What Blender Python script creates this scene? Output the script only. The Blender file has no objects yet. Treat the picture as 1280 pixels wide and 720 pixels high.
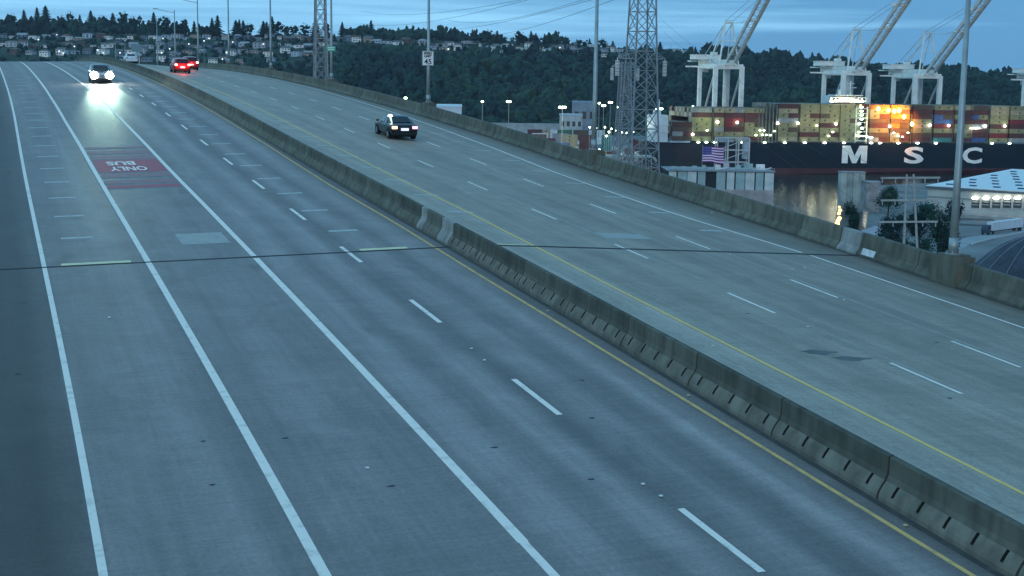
import bpy, bmesh, math, random
import numpy as np
from mathutils import Vector, Matrix
random.seed(7); np.random.seed(7)
scene = bpy.context.scene
R = math.radians

# ------------------------------------------------------------------ camera
FPX = 1753.22; PITCH = R(8.5307); YAW = R(19.0711); ROLL = R(-0.7902); CAMZ = 9.2337
f0 = Vector((math.sin(YAW), math.cos(YAW), 0)); r0 = Vector((math.cos(YAW), -math.sin(YAW), 0)); zz = Vector((0, 0, 1))
DIR = f0*math.cos(PITCH) - zz*math.sin(PITCH)
up0 = f0*math.sin(PITCH) + zz*math.cos(PITCH)
RIGHT = r0*math.cos(ROLL) - up0*math.sin(ROLL)
UP = r0*math.sin(ROLL) + up0*math.cos(ROLL)
CAM = Vector((0, 0, CAMZ))
cd = bpy.data.cameras.new('camera'); cam = bpy.data.objects.new('camera', cd)
scene.collection.objects.link(cam); scene.camera = cam
cam.matrix_world = Matrix(((RIGHT.x, UP.x, -DIR.x, 0), (RIGHT.y, UP.y, -DIR.y, 0), (RIGHT.z, UP.z, -DIR.z, CAMZ), (0, 0, 0, 1)))
cd.sensor_width = 36; cd.lens = 36*FPX/1280; cd.clip_start = 0.5; cd.clip_end = 20000

# ------------------------------------------------------------------ world, sun, exposure
SUN_EL = R(14); SUN_AZ = R(200)
w = bpy.data.worlds.new('World'); scene.world = w; w.use_nodes = True
nt = w.node_tree; nt.nodes.clear(); N = nt.nodes.new; K = nt.links.new
out = N('ShaderNodeOutputWorld'); bg = N('ShaderNodeBackground'); sky = N('ShaderNodeTexSky')
sky.sky_type = 'NISHITA'; sky.sun_disc = False; sky.sun_elevation = SUN_EL; sky.sun_rotation = SUN_AZ
sky.air_density = 1.2; sky.dust_density = 0.6; sky.ozone_density = 4.0
tc = N('ShaderNodeTexCoord'); mp = N('ShaderNodeMapping'); mp.inputs['Scale'].default_value = (1.1, 1.1, 30)
mp.inputs['Rotation'].default_value = (0.03, 0.02, 0)
ns = N('ShaderNodeTexNoise'); ns.inputs['Scale'].default_value = 2.4; ns.inputs['Detail'].default_value = 8; ns.inputs['Roughness'].default_value = .55
rp = N('ShaderNodeValToRGB'); rp.color_ramp.elements[0].position = .37; rp.color_ramp.elements[1].position = .70
rp.color_ramp.elements[0].color = (1.25, 4.2, 8.0, 1); rp.color_ramp.elements[1].color = (4.2, 9.6, 14.2, 1)
mx = N('ShaderNodeMixRGB'); mx.inputs[0].default_value = .92
K(tc.outputs['Generated'], mp.inputs[0]); K(mp.outputs[0], ns.inputs['Vector']); 
dt = N('ShaderNodeVectorMath'); dt.operation = 'DOT_PRODUCT'; dt.inputs[1].default_value = tuple(-r0); K(tc.outputs['Generated'], dt.inputs[0])
ma = N('ShaderNodeMath'); ma.operation = 'MULTIPLY_ADD'; ma.inputs[1].default_value = .62; K(dt.outputs['Value'], ma.inputs[0]); K(ns.outputs['Fac'], ma.inputs[2]); K(ma.outputs[0], rp.inputs[0])
K(sky.outputs[0], mx.inputs[1]); K(rp.outputs[0], mx.inputs[2]); K(mx.outputs[0], bg.inputs[0])
bg.inputs[1].default_value = 0.08
K(bg.outputs[0], out.inputs[0])
sl = bpy.data.lights.new('sun', 'SUN'); sl.energy = 0.5; sl.angle = R(30); sl.color = (1, .93, .86)
so = bpy.data.objects.new('sun', sl); scene.collection.objects.link(so)
so.rotation_euler = (math.pi/2 - SUN_EL, 0, math.pi - SUN_AZ)
scene.view_settings.view_transform = 'Standard'; scene.view_settings.look = 'None'
scene.view_settings.exposure = 0.10; scene.view_settings.gamma = 1
scene.render.resolution_x = 1280; scene.render.resolution_y = 720
scene.render.engine = 'CYCLES'
scene.cycles.filter_width = 1.45
scene.cycles.max_bounces = 5; scene.cycles.sample_clamp_indirect = 4
LINK = scene.collection.objects.link

# ------------------------------------------------------------------ helpers
def pray(px, py):
    return (RIGHT*((px-640)/FPX) + UP*((360-py)/FPX) + DIR)
def PT(px, py, b):                     # point on the view ray at horizontal forward distance b
    d = pray(px, py); return CAM + d*(b/d.dot(f0))
def GP(px, py, z):                     # point where the view ray meets height z
    d = pray(px, py); return CAM + d*((z-CAMZ)/d.z)
def ab(a, b, z=0): return r0*a + f0*b + zz*z
def pxof(p):
    v = Vector(p)-CAM; d = v.dot(DIR); return (640+FPX*v.dot(RIGHT)/d, 360-FPX*v.dot(UP)/d)

MAT = {}
def mat(name, col, rough=.8, metal=0, noise=.25, scale=1.0, emit=None, estr=0, bump=0, spec=.3, coord='Object'):
    if name in MAT: return MAT[name]
    m = bpy.data.materials.new(name); m.use_nodes = True; t = m.node_tree; b = t.nodes['Principled BSDF']
    b.inputs['Roughness'].default_value = rough; b.inputs['Metallic'].default_value = metal
    b.inputs['Specular IOR Level'].default_value = spec
    if noise:
        co = t.nodes.new('ShaderNodeTexCoord'); n = t.nodes.new('ShaderNodeTexNoise'); n.inputs['Scale'].default_value = scale
        n.inputs['Detail'].default_value = 5
        r = t.nodes.new('ShaderNodeMixRGB'); lo = [c*(1-noise) for c in col]; hi = [min(1, c*(1+noise)) for c in col]
        r.inputs[1].default_value = (*lo, 1); r.inputs[2].default_value = (*hi, 1)
        mr = t.nodes.new('ShaderNodeMapRange'); mr.inputs[1].default_value = .3; mr.inputs[2].default_value = .7
        t.links.new(co.outputs[coord], n.inputs['Vector']); t.links.new(n.outputs['Fac'], mr.inputs[0]); t.links.new(mr.outputs[0], r.inputs[0])
        t.links.new(r.outputs[0], b.inputs['Base Color'])
        if bump:
            bp = t.nodes.new('ShaderNodeBump'); bp.inputs['Strength'].default_value = bump; t.links.new(n.outputs['Fac'], bp.inputs['Height'])
            t.links.new(bp.outputs[0], b.inputs['Normal'])
    else: b.inputs['Base Color'].default_value = (*col, 1)
    if emit:
        b.inputs['Emission Color'].default_value = (*emit, 1); b.inputs['Emission Strength'].default_value = estr
    MAT[name] = m; return m

class MB:
    def __init__(s): s.v = []; s.f = []; s.mi = []; s.uv = {}
    def add(s, vs, fs, mi=0):
        o = len(s.v); s.v += [tuple(v) for v in vs]; s.f += [tuple(i+o for i in f) for f in fs]; s.mi += [mi]*len(fs)
    def box(s, c, d, rz=0, mi=0):
        x, y, z = [k/2 for k in d]; cs, sn = math.cos(rz), math.sin(rz)
        vs = [(c[0]+a*x*cs-b*y*sn, c[1]+a*x*sn+b*y*cs, c[2]+e*z) for e in (-1, 1) for a, b in ((-1, -1), (1, -1), (1, 1), (-1, 1))]
        s.add(vs, [(3, 2, 1, 0), (4, 5, 6, 7), (0, 1, 5, 4), (1, 2, 6, 5), (2, 3, 7, 6), (3, 0, 4, 7)], mi)
    def beam(s, p, q, w, h=None, mi=0):
        p = Vector(p); q = Vector(q); h = h or w; d = (q-p).normalized()
        u = Vector((0, 0, 1)) if abs(d.z) < .95 else Vector((1, 0, 0))
        a = d.cross(u).normalized()*(w/2); b = a.cross(d).normalized()*(h/2)
        vs = [e+i*a+j*b for e in (p, q) for i, j in ((-1, -1), (1, -1), (1, 1), (-1, 1))]
        s.add(vs, [(3, 2, 1, 0), (4, 5, 6, 7), (0, 1, 5, 4), (1, 2, 6, 5), (2, 3, 7, 6), (3, 0, 4, 7)], mi)
    def tube(s, pts, rad, n=8, mi=0, caps=True):
        pts = [Vector(p) for p in pts]; rr = rad if isinstance(rad, (list, tuple)) else [rad]*len(pts); vs = []
        for i, p in enumerate(pts):
            d = (pts[min(i+1, len(pts)-1)]-pts[max(i-1, 0)]).normalized()
            u = Vector((0, 0, 1)) if abs(d.z) < .9 else Vector((1, 0, 0))
            a = d.cross(u).normalized(); b = a.cross(d)
            vs += [p+rr[i]*(a*math.cos(k*2*math.pi/n)+b*math.sin(k*2*math.pi/n)) for k in range(n)]
        fs = [(i*n+k, i*n+(k+1) % n, (i+1)*n+(k+1) % n, (i+1)*n+k) for i in range(len(pts)-1) for k in range(n)]
        if caps: fs += [tuple(range(n-1, -1, -1)), tuple(range((len(pts)-1)*n, len(pts)*n))]
        s.add(vs, fs, mi)
    def mesh(s, name, mats, smooth=False):
        me = bpy.data.meshes.new(name); me.from_pydata(s.v, [], s.f)
        for m in (mats if isinstance(mats, (list, tuple)) else [mats]): me.materials.append(m)
        me.polygons.foreach_set('material_index', s.mi)
        if smooth: me.polygons.foreach_set('use_smooth', [True]*len(s.f))
        me.update(); return me
    def obj(s, name, mats, parent=None, smooth=False):
        return link(name, s.mesh(name, mats, smooth), parent)
def link(name, me, parent=None, loc=None, rz=None):
    o = bpy.data.objects.new(name, me); LINK(o)
    if parent is not None: o.parent = parent
    if loc is not None: o.location = loc
    if rz is not None: o.rotation_euler = (0, 0, rz)
    return o
def empty(name, loc, rz=0):
    o = bpy.data.objects.new(name, None); LINK(o); o.location = loc; o.rotation_euler = (0, 0, rz); o.empty_display_size = .5; return o
def tag(o, label, cat, group=None):
    o['label'] = label; o['category'] = cat
    if group: o['group'] = group
    return o
def struct(o, label=None):
    o['kind'] = 'structure'
    if label: o['label'] = label
    return o
def clone(o, parent=None):
    c = o.copy(); LINK(c); c.parent = parent
    for ch in list(o.children): clone(ch, c)
    return c
ORD = ['first', 'second', 'third', 'fourth', 'fifth', 'sixth', 'seventh', 'eighth', 'ninth', 'tenth', 'eleventh', 'twelfth', 'thirteenth', 'fourteenth', 'fifteenth', 'sixteenth', 'seventeenth', 'eighteenth', 'nineteenth', 'twentieth'] + ['%dth' % i for i in range(21, 80)]
ORD[20:23] = ['twenty-first', 'twenty-second', 'twenty-third']
LMK = [(-900, 'the left picture edge'), (127, 'the bright headlights'), (228, 'the red-lit car'), (341, 'the signless lamp post'), (402, 'the slim pylon'), (537, 'the speed sign post'), (742, 'the bare lamp post'),
       (800, 'the big pylon'), (928, 'the leftmost crane'), (1086, 'the middle crane'), (1175, 'the right crane'), (1207, 'the nearest lamp post')]
def label_row(items, place):
    """items: (obj, px, look, category, group); one label each, counted rightward from a landmark"""
    cnt = {}
    for o, px, look, cat, grp in sorted(items, key=lambda i: i[1]):
        lm = [l for l in LMK if l[0] <= px][-1][1]
        k = (lm, look); cnt[k] = cnt.get(k, -1)+1
        tag(o, '%s %s %s, right of %s' % (ORD[cnt[k]], look, place, lm), cat, grp)

# ------------------------------------------------------------------ road alignment (station s, lateral offset t)
KN = [0, 30, 50, 75, 110, 160, 230, 320]
KH = [6.1265, 6.7299, -.3205, -2.7078, 3.0273, -.4946, -.6, -.9]
KV = [4.1189, 3.0244, -2.8643, 1.7368, -3.9873, -3.6139, -5.061, -5.061]
ss = np.arange(0, 620, .5)
kh = np.interp(ss, KN, KH)/1e4; th = np.cumsum(kh)*.5
ax = np.concatenate([[0], np.cumsum(-np.sin((th[1:]+th[:-1])/2)*.5)]); ay = np.concatenate([[0], np.cumsum(np.cos((th[1:]+th[:-1])/2)*.5)])
kv = np.interp(ss, KN, KV)/1e4; kv = np.where(ss > 330, 0, kv); az = np.cumsum(.0523+np.cumsum(kv)*.5)*.5
T0 = 16.995
def road(s, t, dz=0):
    cs = (.018976 if t < T0 else -.056126)*(t-T0)
    if s < 0: return Vector((t, s, .0523*s+cs+dz))
    T = np.interp(s, ss, th)
    return Vector((np.interp(s, ss, ax)+t*math.cos(T), np.interp(s, ss, ay)+t*math.sin(T), np.interp(s, ss, az)+cs+dz))
def heading(s): return float(np.interp(max(s, 0), ss, th))
def sheet(name, s0, s1, tl, tr, m, parent, dz=.004, step=3.0):
    n = max(1, int(math.ceil((s1-s0)/step))); vs = []; uv = []
    for i in range(n+1):
        s = s0+(s1-s0)*i/n; a = tl(s) if callable(tl) else tl; b = tr(s) if callable(tr) else tr
        vs += [road(s, a, dz), road(s, b, dz)]; uv += [(s, a), (s, b)]
    mb = MB(); mb.add(vs, [(2*i, 2*i+1, 2*i+3, 2*i+2) for i in range(n)])
    me = mb.mesh(name, m); l = me.uv_layers.new(name='st')
    for lp in me.loops: l.data[lp.index].uv = uv[lp.vertex_index]
    return link(name, me, parent)

# deck material in (s, t)
def deck_material():
    m = bpy.data.materials.new('deck_concrete'); m.use_nodes = True; t = m.node_tree; b = t.nodes['Principled BSDF']; n = t.nodes.new; l = t.links.new
    uv = n('ShaderNodeUVMap'); uv.uv_map = 'st'; sep = n('ShaderNodeSeparateXYZ'); l(uv.outputs[0], sep.inputs[0])
    def mapped(sx, sy, detail=4, rough=.5, dist=0):
        mp = n('ShaderNodeMapping'); mp.inputs['Scale'].default_value = (sx, sy, 1); l(uv.outputs[0], mp.inputs[0])
        q = n('ShaderNodeTexNoise'); q.inputs['Scale'].default_value = 1; q.inputs['Detail'].default_value = detail; q.inputs['Roughness'].default_value = rough
        q.inputs['Distortion'].default_value = dist
        l(mp.outputs[0], q.inputs['Vector']); return q.outputs['Fac']
    def math_(op, a, b_=None, c=None):
        q = n('ShaderNodeMath'); q.operation = op
        for i, x in enumerate((a, b_, c)):
            if x is None: continue
            if isinstance(x, (int, float)): q.inputs[i].default_value = x
            else: l(x, q.inputs[i])
        return q.outputs[0]
    fac = n('ShaderNodeMapRange'); fac.inputs[1].default_value = -3; fac.inputs[2].default_value = 35
    wob = math_('MULTIPLY_ADD', mapped(.05, .15), .8, sep.outputs['Y'])
    wob = math_('SUBTRACT', wob, .4); l(wob, fac.inputs[0])
    rp = n('ShaderNodeValToRGB'); cr = rp.color_ramp; cr.interpolation = 'EASE'
    stops = [(-3, .22), (.2, .27), (.95, .42), (1.3, .85), (2.0, .98), (2.7, .84), (3.4, .98), (4.3, .82), (5.4, .96), (6.4, .86), (7.3, .97), (8.2, .82), (9.1, 1.08), (9.9, .76), (10.7, 1.14), (11.5, .64), (12.4, 1.04), (13.2, .70), (14.0, 1.14), (14.8, .9), (15.1, .62), (15.8, .5),
             (16.2, .95), (17.2, 1.2), (18.2, 1.22), (19.6, 1.14), (20.6, .96), (21.8, 1.06), (23.2, 1.0), (24.6, .9), (26.2, .98), (27.6, .86), (29.2, .95), (30.6, .92), (31.1, .72), (32.2, .66), (33.0, .58), (33.5, .38)]
    els = cr.elements
    while len(els) > 1: els.remove(els[0])
    sel = stops if len(stops) <= 32 else [s for i, s in enumerate(stops) if i not in (4, 8, 10, 19, 25, 31)]
    els[0].position = (sel[0][0]+3)/38; els[0].color = (sel[0][1],)*3+(1,)
    for p, v in sel[1:]:
        e = els.new((p+3)/38); e.color = (v, v, v, 1)
    l(fac.outputs[0], rp.inputs[0])
    str_ = math_('MULTIPLY_ADD', mapped(.07, 2.4, 6, .65), .84, .58)
    str2 = math_('MULTIPLY_ADD', mapped(.02, .9, 3, .5), .60, .70)
    blo = math_('MULTIPLY_ADD', mapped(.35, .55, 6, .68, .8), .80, .60)
    gra = math_('MULTIPLY_ADD', mapped(11, 11, 6, .85), 1.3, .35)
    crs = math_('MULTIPLY_ADD', mapped(6.5, .55, 5, .65), .55, .725)
    v = math_('MULTIPLY', math_('MULTIPLY', math_('MULTIPLY', math_('MULTIPLY', math_('MULTIPLY', rp.outputs[0], str_), str2), blo), gra), crs)
    # tone: right roadway warmer grey than left; newer span before the joint slightly darker
    side = n('ShaderNodeMapRange'); side.inputs[1].default_value = 15.5; side.inputs[2].default_value = 16.2; l(sep.outputs['Y'], side.inputs[0])
    mixc = n('ShaderNodeMixRGB'); mixc.inputs[1].default_value = (.268, .234, .216, 1); mixc.inputs[2].default_value = (.322, .268, .208, 1); l(side.outputs[0], mixc.inputs[0])
    mu = n('ShaderNodeMixRGB'); mu.blend_type = 'MULTIPLY'; mu.inputs[0].default_value = 1; l(mixc.outputs[0], mu.inputs[1]); l(v, mu.inputs[2])
    # dark stains
    st = n('ShaderNodeMapRange'); st.inputs[1].default_value = .66; st.inputs[2].default_value = .78; l(mapped(.25, .8, 3, .5, .5), st.inputs[0])
    dk = n('ShaderNodeMixRGB'); dk.blend_type = 'MULTIPLY'; dk.inputs[2].default_value = (.7, .7, .68, 1); l(math_('MULTIPLY', st.outputs[0], .8), dk.inputs[0]); l(mu.outputs[0], dk.inputs[1])
    l(dk.outputs[0], b.inputs['Base Color'])
    b.inputs['Roughness'].default_value = .62; b.inputs['Specular IOR Level'].default_value = .30
    rr = math_('MULTIPLY_ADD', str_, .24, .36); l(rr, b.inputs['Roughness'])
    bp = n('ShaderNodeBump'); bp.inputs['Strength'].default_value = .25; bp.inputs['Distance'].default_value = .01; l(mapped(14, 14, 3, .7), bp.inputs['Height']); l(bp.outputs[0], b.inputs['Normal'])
    return m
M_deck = deck_material()
def paint(name, col, wear=.25, dens=.5, under=(.2, .2, .2), rough=.7):
    m = bpy.data.materials.new(name); m.use_nodes = True; t = m.node_tree; b = t.nodes['Principled BSDF']; n = t.nodes.new; l = t.links.new
    uv = n('ShaderNodeUVMap'); uv.uv_map = 'st'
    q = n('ShaderNodeTexNoise'); q.inputs['Scale'].default_value = 2.2; q.inputs['Detail'].default_value = 6; q.inputs['Roughness'].default_value = .7; l(uv.outputs[0], q.inputs['Vector'])
    mr = n('ShaderNodeMapRange'); mr.inputs[1].default_value = dens; mr.inputs[2].default_value = dens+.12; l(q.outputs['Fac'], mr.inputs[0])
    mm = n('ShaderNodeMath'); mm.operation = 'MULTIPLY'; mm.inputs[1].default_value = wear; l(mr.outputs[0], mm.inputs[0])
    mx = n('ShaderNodeMixRGB'); mx.inputs[1].default_value = (*col, 1); mx.inputs[2].default_value = (*under, 1); l(mm.outputs[0], mx.inputs[0]); l(mx.outputs[0], b.inputs['Base Color'])
    b.inputs['Roughness'].default_value = rough; return m
P_white = paint('white_road_paint', (.92, .80, .68), .45, .52, (.40, .36, .32))
P_worn = paint('worn_white_paint', (.55, .56, .55), .6, .45)
P_yel = paint('yellow_road_paint', (.95, .60, .15), .3, .52)
P_yel2 = paint('dull_yellow_paint', (.74, .46, .15), .45, .48, (.25, .2, .15))
P_patch = paint('pale_patch_concrete', (.40, .38, .34), .5, .5, (.25, .24, .23))
P_patch2 = paint('light_repair_strip', (.50, .50, .47), .45, .5, (.28, .27, .26))
P_ghost = paint('faint_strip', (.37, .33, .27), .7, .42, (.30, .26, .21))
P_red = paint('faded_red_lane_coating', (.42, .075, .10), .5, .5, (.24, .16, .2))
P_red2 = paint('worn_red_lane_coating', (.32, .13, .13), .6, .45, (.25, .23, .25))
P_dark = mat('joint_rubber', (.035, .038, .04), .8, scale=4)
P_steel = paint('joint_steel_plate', (.80, .70, .40), .3, .5, (.3, .3, .25))

deck = struct(sheet('bridge_deck', -40, 60, -3.2, 34.3, M_deck, None, 0, 20.0), 'grey concrete road deck of the bridge')
# replace by multi-column grid so both cross slopes are real
def deck_grid():
    S = np.concatenate([np.arange(-40, 330, 2.0), np.arange(330, 561, 6.0)]); T = [-3.2, 1.1, 8, 15.8, T0, 24, 30, 34.3]
    vs = [road(s, t) for s in S for t in T]; uv = [(s, t) for s in S for t in T]; n = len(T)
    fs = [(i*n+j, i*n+j+1, (i+1)*n+j+1, (i+1)*n+j) for i in range(len(S)-1) for j in range(n-1)]
    mb = MB(); mb.add(vs, fs); me = mb.mesh('bridge_deck', M_deck); l = me.uv_layers.new(name='st')
    for lp in me.loops: l.data[lp.index].uv = uv[lp.vertex_index]
    return me
deck.data = deck_grid()
# girder below
g = MB()
for i in range(0, 56):
    s0, s1 = -40+i*10, -40+(i+1)*10
    for (ta, tb, d0, d1) in ((-3.3, 34.4, -.35, -.05), (2, 13.5, -3.6, -.36), (18, 30, -5.0, -1.3)):
        vs = [road(s, t, d) if False else Vector((*road(s, t).xy, road(s, 16.9).z+(-.9 if d1 < -1 or t > T0 else 0)*0+d-(1.1 if t > 16 else .4)))
              for s in (s0, s1) for t, d in ((ta, d0), (tb, d0), (tb, d1), (ta, d1))]
        g.add(vs, [(0, 1, 5, 4), (1, 2, 6, 5), (2, 3, 7, 6), (3, 0, 4, 7), (3, 2, 1, 0), (4, 5, 6, 7)])
M_conc = mat('girder_concrete', (.30, .30, .29), .85, noise=.25, scale=.3)
struct(g.obj('bridge_girder', M_conc), 'concrete box girders under the bridge deck')

# line offsets along the road (from survey of the line itself)
def poly(pts):
    xs, ys = zip(*pts); return lambda s: float(np.interp(s, xs, ys))
tL1 = poly([(20, 1.10), (45, 1.14), (60, 1.16), (100, 1.19), (140, 1.2), (200, 1.3), (300, 1.3)])
tL2 = poly([(20, 4.57), (60, 4.54), (85, 4.48), (100, 4.36), (120, 4.32), (160, 4.4), (200, 4.52), (300, 4.5)])
tL3 = poly([(20, 8.19), (60, 8.22), (85, 8.18), (100, 8.09), (120, 8.03), (150, 7.95), (200, 7.94), (300, 7.9)])
tY1 = poly([(17, 14.93), (45, 14.86), (55, 14.94), (66, 14.85), (83, 15.0), (200, 15.0)])
tY2 = poly([(20, 18.67), (42, 18.7), (48, 18.83), (58, 18.98), (72, 18.95), (80, 19.05), (200, 18.9)])
tWR = poly([(30, 30.93), (49, 30.86), (52.5, 30.6), (57, 30.2), (62, 30.0), (75, 30.1), (86, 30.65), (99, 31.05), (122, 31.45), (148, 31.9), (176, 31.8), (205, 31.4), (300, 31.2)])
def line(name, f, s0, s1, wd, m): return sheet(name, s0, s1, lambda s: f(s)-wd/2, lambda s: f(s)+wd/2, m, deck, .005, 2.0)
line('edge_line', tL1, -20, 330, .15, P_white)
line('bus_lane_line', tL2, -20, 330, .20, P_white)
line('bus_lane_line', tL3, -20, 22.9, .17, P_white); line('bus_lane_line', tL3, 22.3, 49.0, .21, P_white); line('bus_lane_line', tL3, 49.4, 330, .2, P_white)
line('median_edge_line', tY1, -20, 330, .11, P_yel2); line('median_edge_line', tY2, 0, 330, .11, P_yel)
line('edge_line', tWR, 0, 49.0, .13, P_white); line('edge_line', tWR, 49.6, 330, .14, P_white)
for t, a, nmin, nmax, wd in ((11.591, 19.8924, -2, 19, .15), (22.6615, 28.9887, -1, 22, .13), (26.6603, 31.5181, -1, 22, .13)):
    for k in range(nmin, nmax):
        sheet('lane_dash', a+9.144*k, a+9.144*k+3.048, t-wd/2, t+wd/2, P_white, deck, .005)
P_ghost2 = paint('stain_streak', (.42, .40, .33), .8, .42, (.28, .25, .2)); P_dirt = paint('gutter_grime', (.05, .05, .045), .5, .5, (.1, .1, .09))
tpar_ = poly([(0, 33.75), (60, 33.75), (90, 33.7), (130, 33.5), (170, 33.5), (230, 33.6)])
# ghost lines of older markings
for t in (22.9, 26.95): sheet('old_line_trace', 20, 140, t-.10, t+.10, P_ghost, deck, .0025)
for t, w2, a0, a1 in ((16.55, .05, 18, 60), (17.0, .07, 17, 120), (17.35, .04, 18, 80), (17.8, .05, 20, 46)): sheet('old_line_trace', a0, a1, t-w2, t+w2, P_ghost2, deck, .0025)
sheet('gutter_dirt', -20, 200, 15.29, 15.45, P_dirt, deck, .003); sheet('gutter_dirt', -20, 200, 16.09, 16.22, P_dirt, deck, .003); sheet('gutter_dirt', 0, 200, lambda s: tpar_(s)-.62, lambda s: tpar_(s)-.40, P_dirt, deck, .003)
# transverse repair strips every 5.1 m
for k in range(19):
    s = 54.5+5.15*k
    sheet('deck_repair_strip', s, s+.30, 1.95, 3.1, P_patch2, deck, .004)
    sheet('deck_repair_strip', s-1, s-.70, 11.9, 13.05, P_patch2, deck, .004)
    sheet('deck_repair_strip', s+3, s+3.32, 18.05, 19.25, P_patch2, deck, .0035)
    if k < 10: sheet('deck_repair_strip', s+.1, s+.4, 28.8, 29.9, P_patch2, deck, .004)
sheet('deck_patch', 52.2, 54.5, 6.1, 7.85, P_patch, deck, .004); sheet('deck_patch', 51.8, 53.1, 23.0, 25.05, P_patch, deck, .0035)
# expansion joint
sheet('expansion_joint', 49.16, 49.34, -3.0, 15.45, P_dark, deck, .0075); sheet('expansion_joint', 49.14, 49.38, 17.0, 33.3, P_dark, deck, .0075); sheet('expansion_joint', 49.14, 49.38, 16.1, 16.99, P_dark, deck, .0075)
sheet('joint_plate', 49.36, 49.72, 1.7, 4.0, P_steel, deck, .009); sheet('joint_plate', 49.36, 49.72, 12.1, 13.9, P_steel, deck, .009); sheet('joint_plate', 49.37, 49.55, 17.05, 18.6, P_steel, deck, .009)
# red bus lane block with lettering, read by drivers coming towards the camera
for s0, s1, m in ((67.4, 68.3, P_red), (68.9, 70.2, P_red2), (71.1, 72.4, P_red2), (73.0, 78.0, P_red), (78.3, 80.0, P_red2), (80.8, 82.4, P_red2), (83.4, 84.2, P_red2)):
    sheet('red_lane_coating', s0, s1, 4.68, 8.05, m, deck, .004)
def text_mesh(body, size, extr=0, off=0.0):
    c = bpy.data.curves.new('t', 'FONT'); c.body = body; c.size = size; c.extrude = extr; c.offset = off; c.resolution_u = 3
    o = bpy.data.objects.new('t', c); LINK(o); bpy.context.view_layer.update()
    me = bpy.data.meshes.new_from_object(o.evaluated_get(bpy.context.evaluated_depsgraph_get()))
    bpy.data.objects.remove(o); bpy.data.curves.remove(c); return me
def road_text(word, s_top, s_bot, t0, t1):
    me = text_mesh(word, 1, 0, .03); co = np.array([v.co[:] for v in me.vertices]); lo = co.min(0); hi = co.max(0)
    vs = []; uv = []
    for c in co:
        u = (c[0]-lo[0])/(hi[0]-lo[0]); v = (c[1]-lo[1])/(hi[1]-lo[1])
        s = s_bot+(s_top-s_bot)*v; t = t1+(t0-t1)*u         # mirrored twice = turned by 180 degrees
        vs.append(road(s, t, .011)); uv.append((s, t))
    for v, p in zip(me.vertices, vs): v.co = p
    me.materials.clear(); me.materials.append(P_white)
    l = me.uv_layers.new(name='st')
    for lp in me.loops: l.data[lp.index].uv = uv[lp.vertex_index]
    me.name = 'lane_lettering'; return link('lane_lettering', me, deck)
# added roof reflection on the dark sedan
# top of the letters points away from the driver, i.e. towards the camera
road_text('BUS', 75.75, 77.35, 5.3, 6.75); road_text('ONLY', 73.5, 75.15, 5.3, 7.15)

# small litter: reflective markers and dark spots on the deck
def studs():
    mk = mat('road_stud', (.75, .75, .7), .5, noise=0); dkm = mat('tar_spot', (.03, .035, .04), .6, scale=8); ym = mat('yellow_stud', (.6, .5, .25), .6, noise=0)
    for s, t, m in ((38.6, 15.1, ym), (29.5, 15.12, ym), (20.9, 15.15, ym), (33.8, 18.1, mk), (23.6, 11.5, mk), (24.3, 11.45, mk), (33.9, 11.45, mk), (35.1, 11.5, mk), (40.2, 26.6, mk), (36.2, 22.65, mk), (57.5, 26.6, mk), (46.0, 28.7, mk), (69.0, 26.6, mk), (26.8, 6.5, mk), (41.3, 2.6, mk), (48.6, 26.9, mk), (45.6, 27.9, mk), (60.5, 32.5, mk)):
        b = MB(); p = road(s, t, .03); b.box(p, (.065, .065, .02), heading(s)); b.obj('road_stud', m, deck)
    for s, t, l_ in ((25.7, 6.7, .35), (31.5, 13.2, .25), (24.9, 10.6, .3), (27.3, 9.4, .35), (29.2, 5.3, .3), (29.5, 3.6, .22), (26.8, 3.4, .25), (44.0, .35, .3), (61.0, 32.3, .5), (34.4, 26.0, .4), (28.6, 22.0, .3), (58.9, -.3, .4), (36.0, .0, .3), (28.6, 12.2, .3), (38, 21.6, .3)):
        pts = [(l_*.24*math.cos(a)*(1+.3*math.sin(3*a)), .045*math.sin(a)*(1+.2*math.cos(5*a))) for a in np.linspace(0, 2*math.pi, 12, endpoint=False)]
        b = MB(); b.add([road(s+y, t+x, .006) for x, y in pts], [tuple(range(12))]); b.obj('tar_spot', dkm, deck)
    st = mat('oil_stain', (.14, .14, .13), .7, noise=.2, scale=3)
    for s, t, lx, ly in ((33.2, 21.1, .55, .25), (32.5, 21.7, .6, .22)):
        pts = [(lx*math.cos(a)*(1+.25*math.sin(3*a+1)), ly*math.sin(a)*(1+.3*math.cos(4*a))) for a in np.linspace(0, 2*math.pi, 18, endpoint=False)]
        b = MB(); b.add([road(s+y, t+x, .003) for x, y in pts], [tuple(range(18))]); b.obj('oil_stain', st, deck)
studs()

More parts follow.
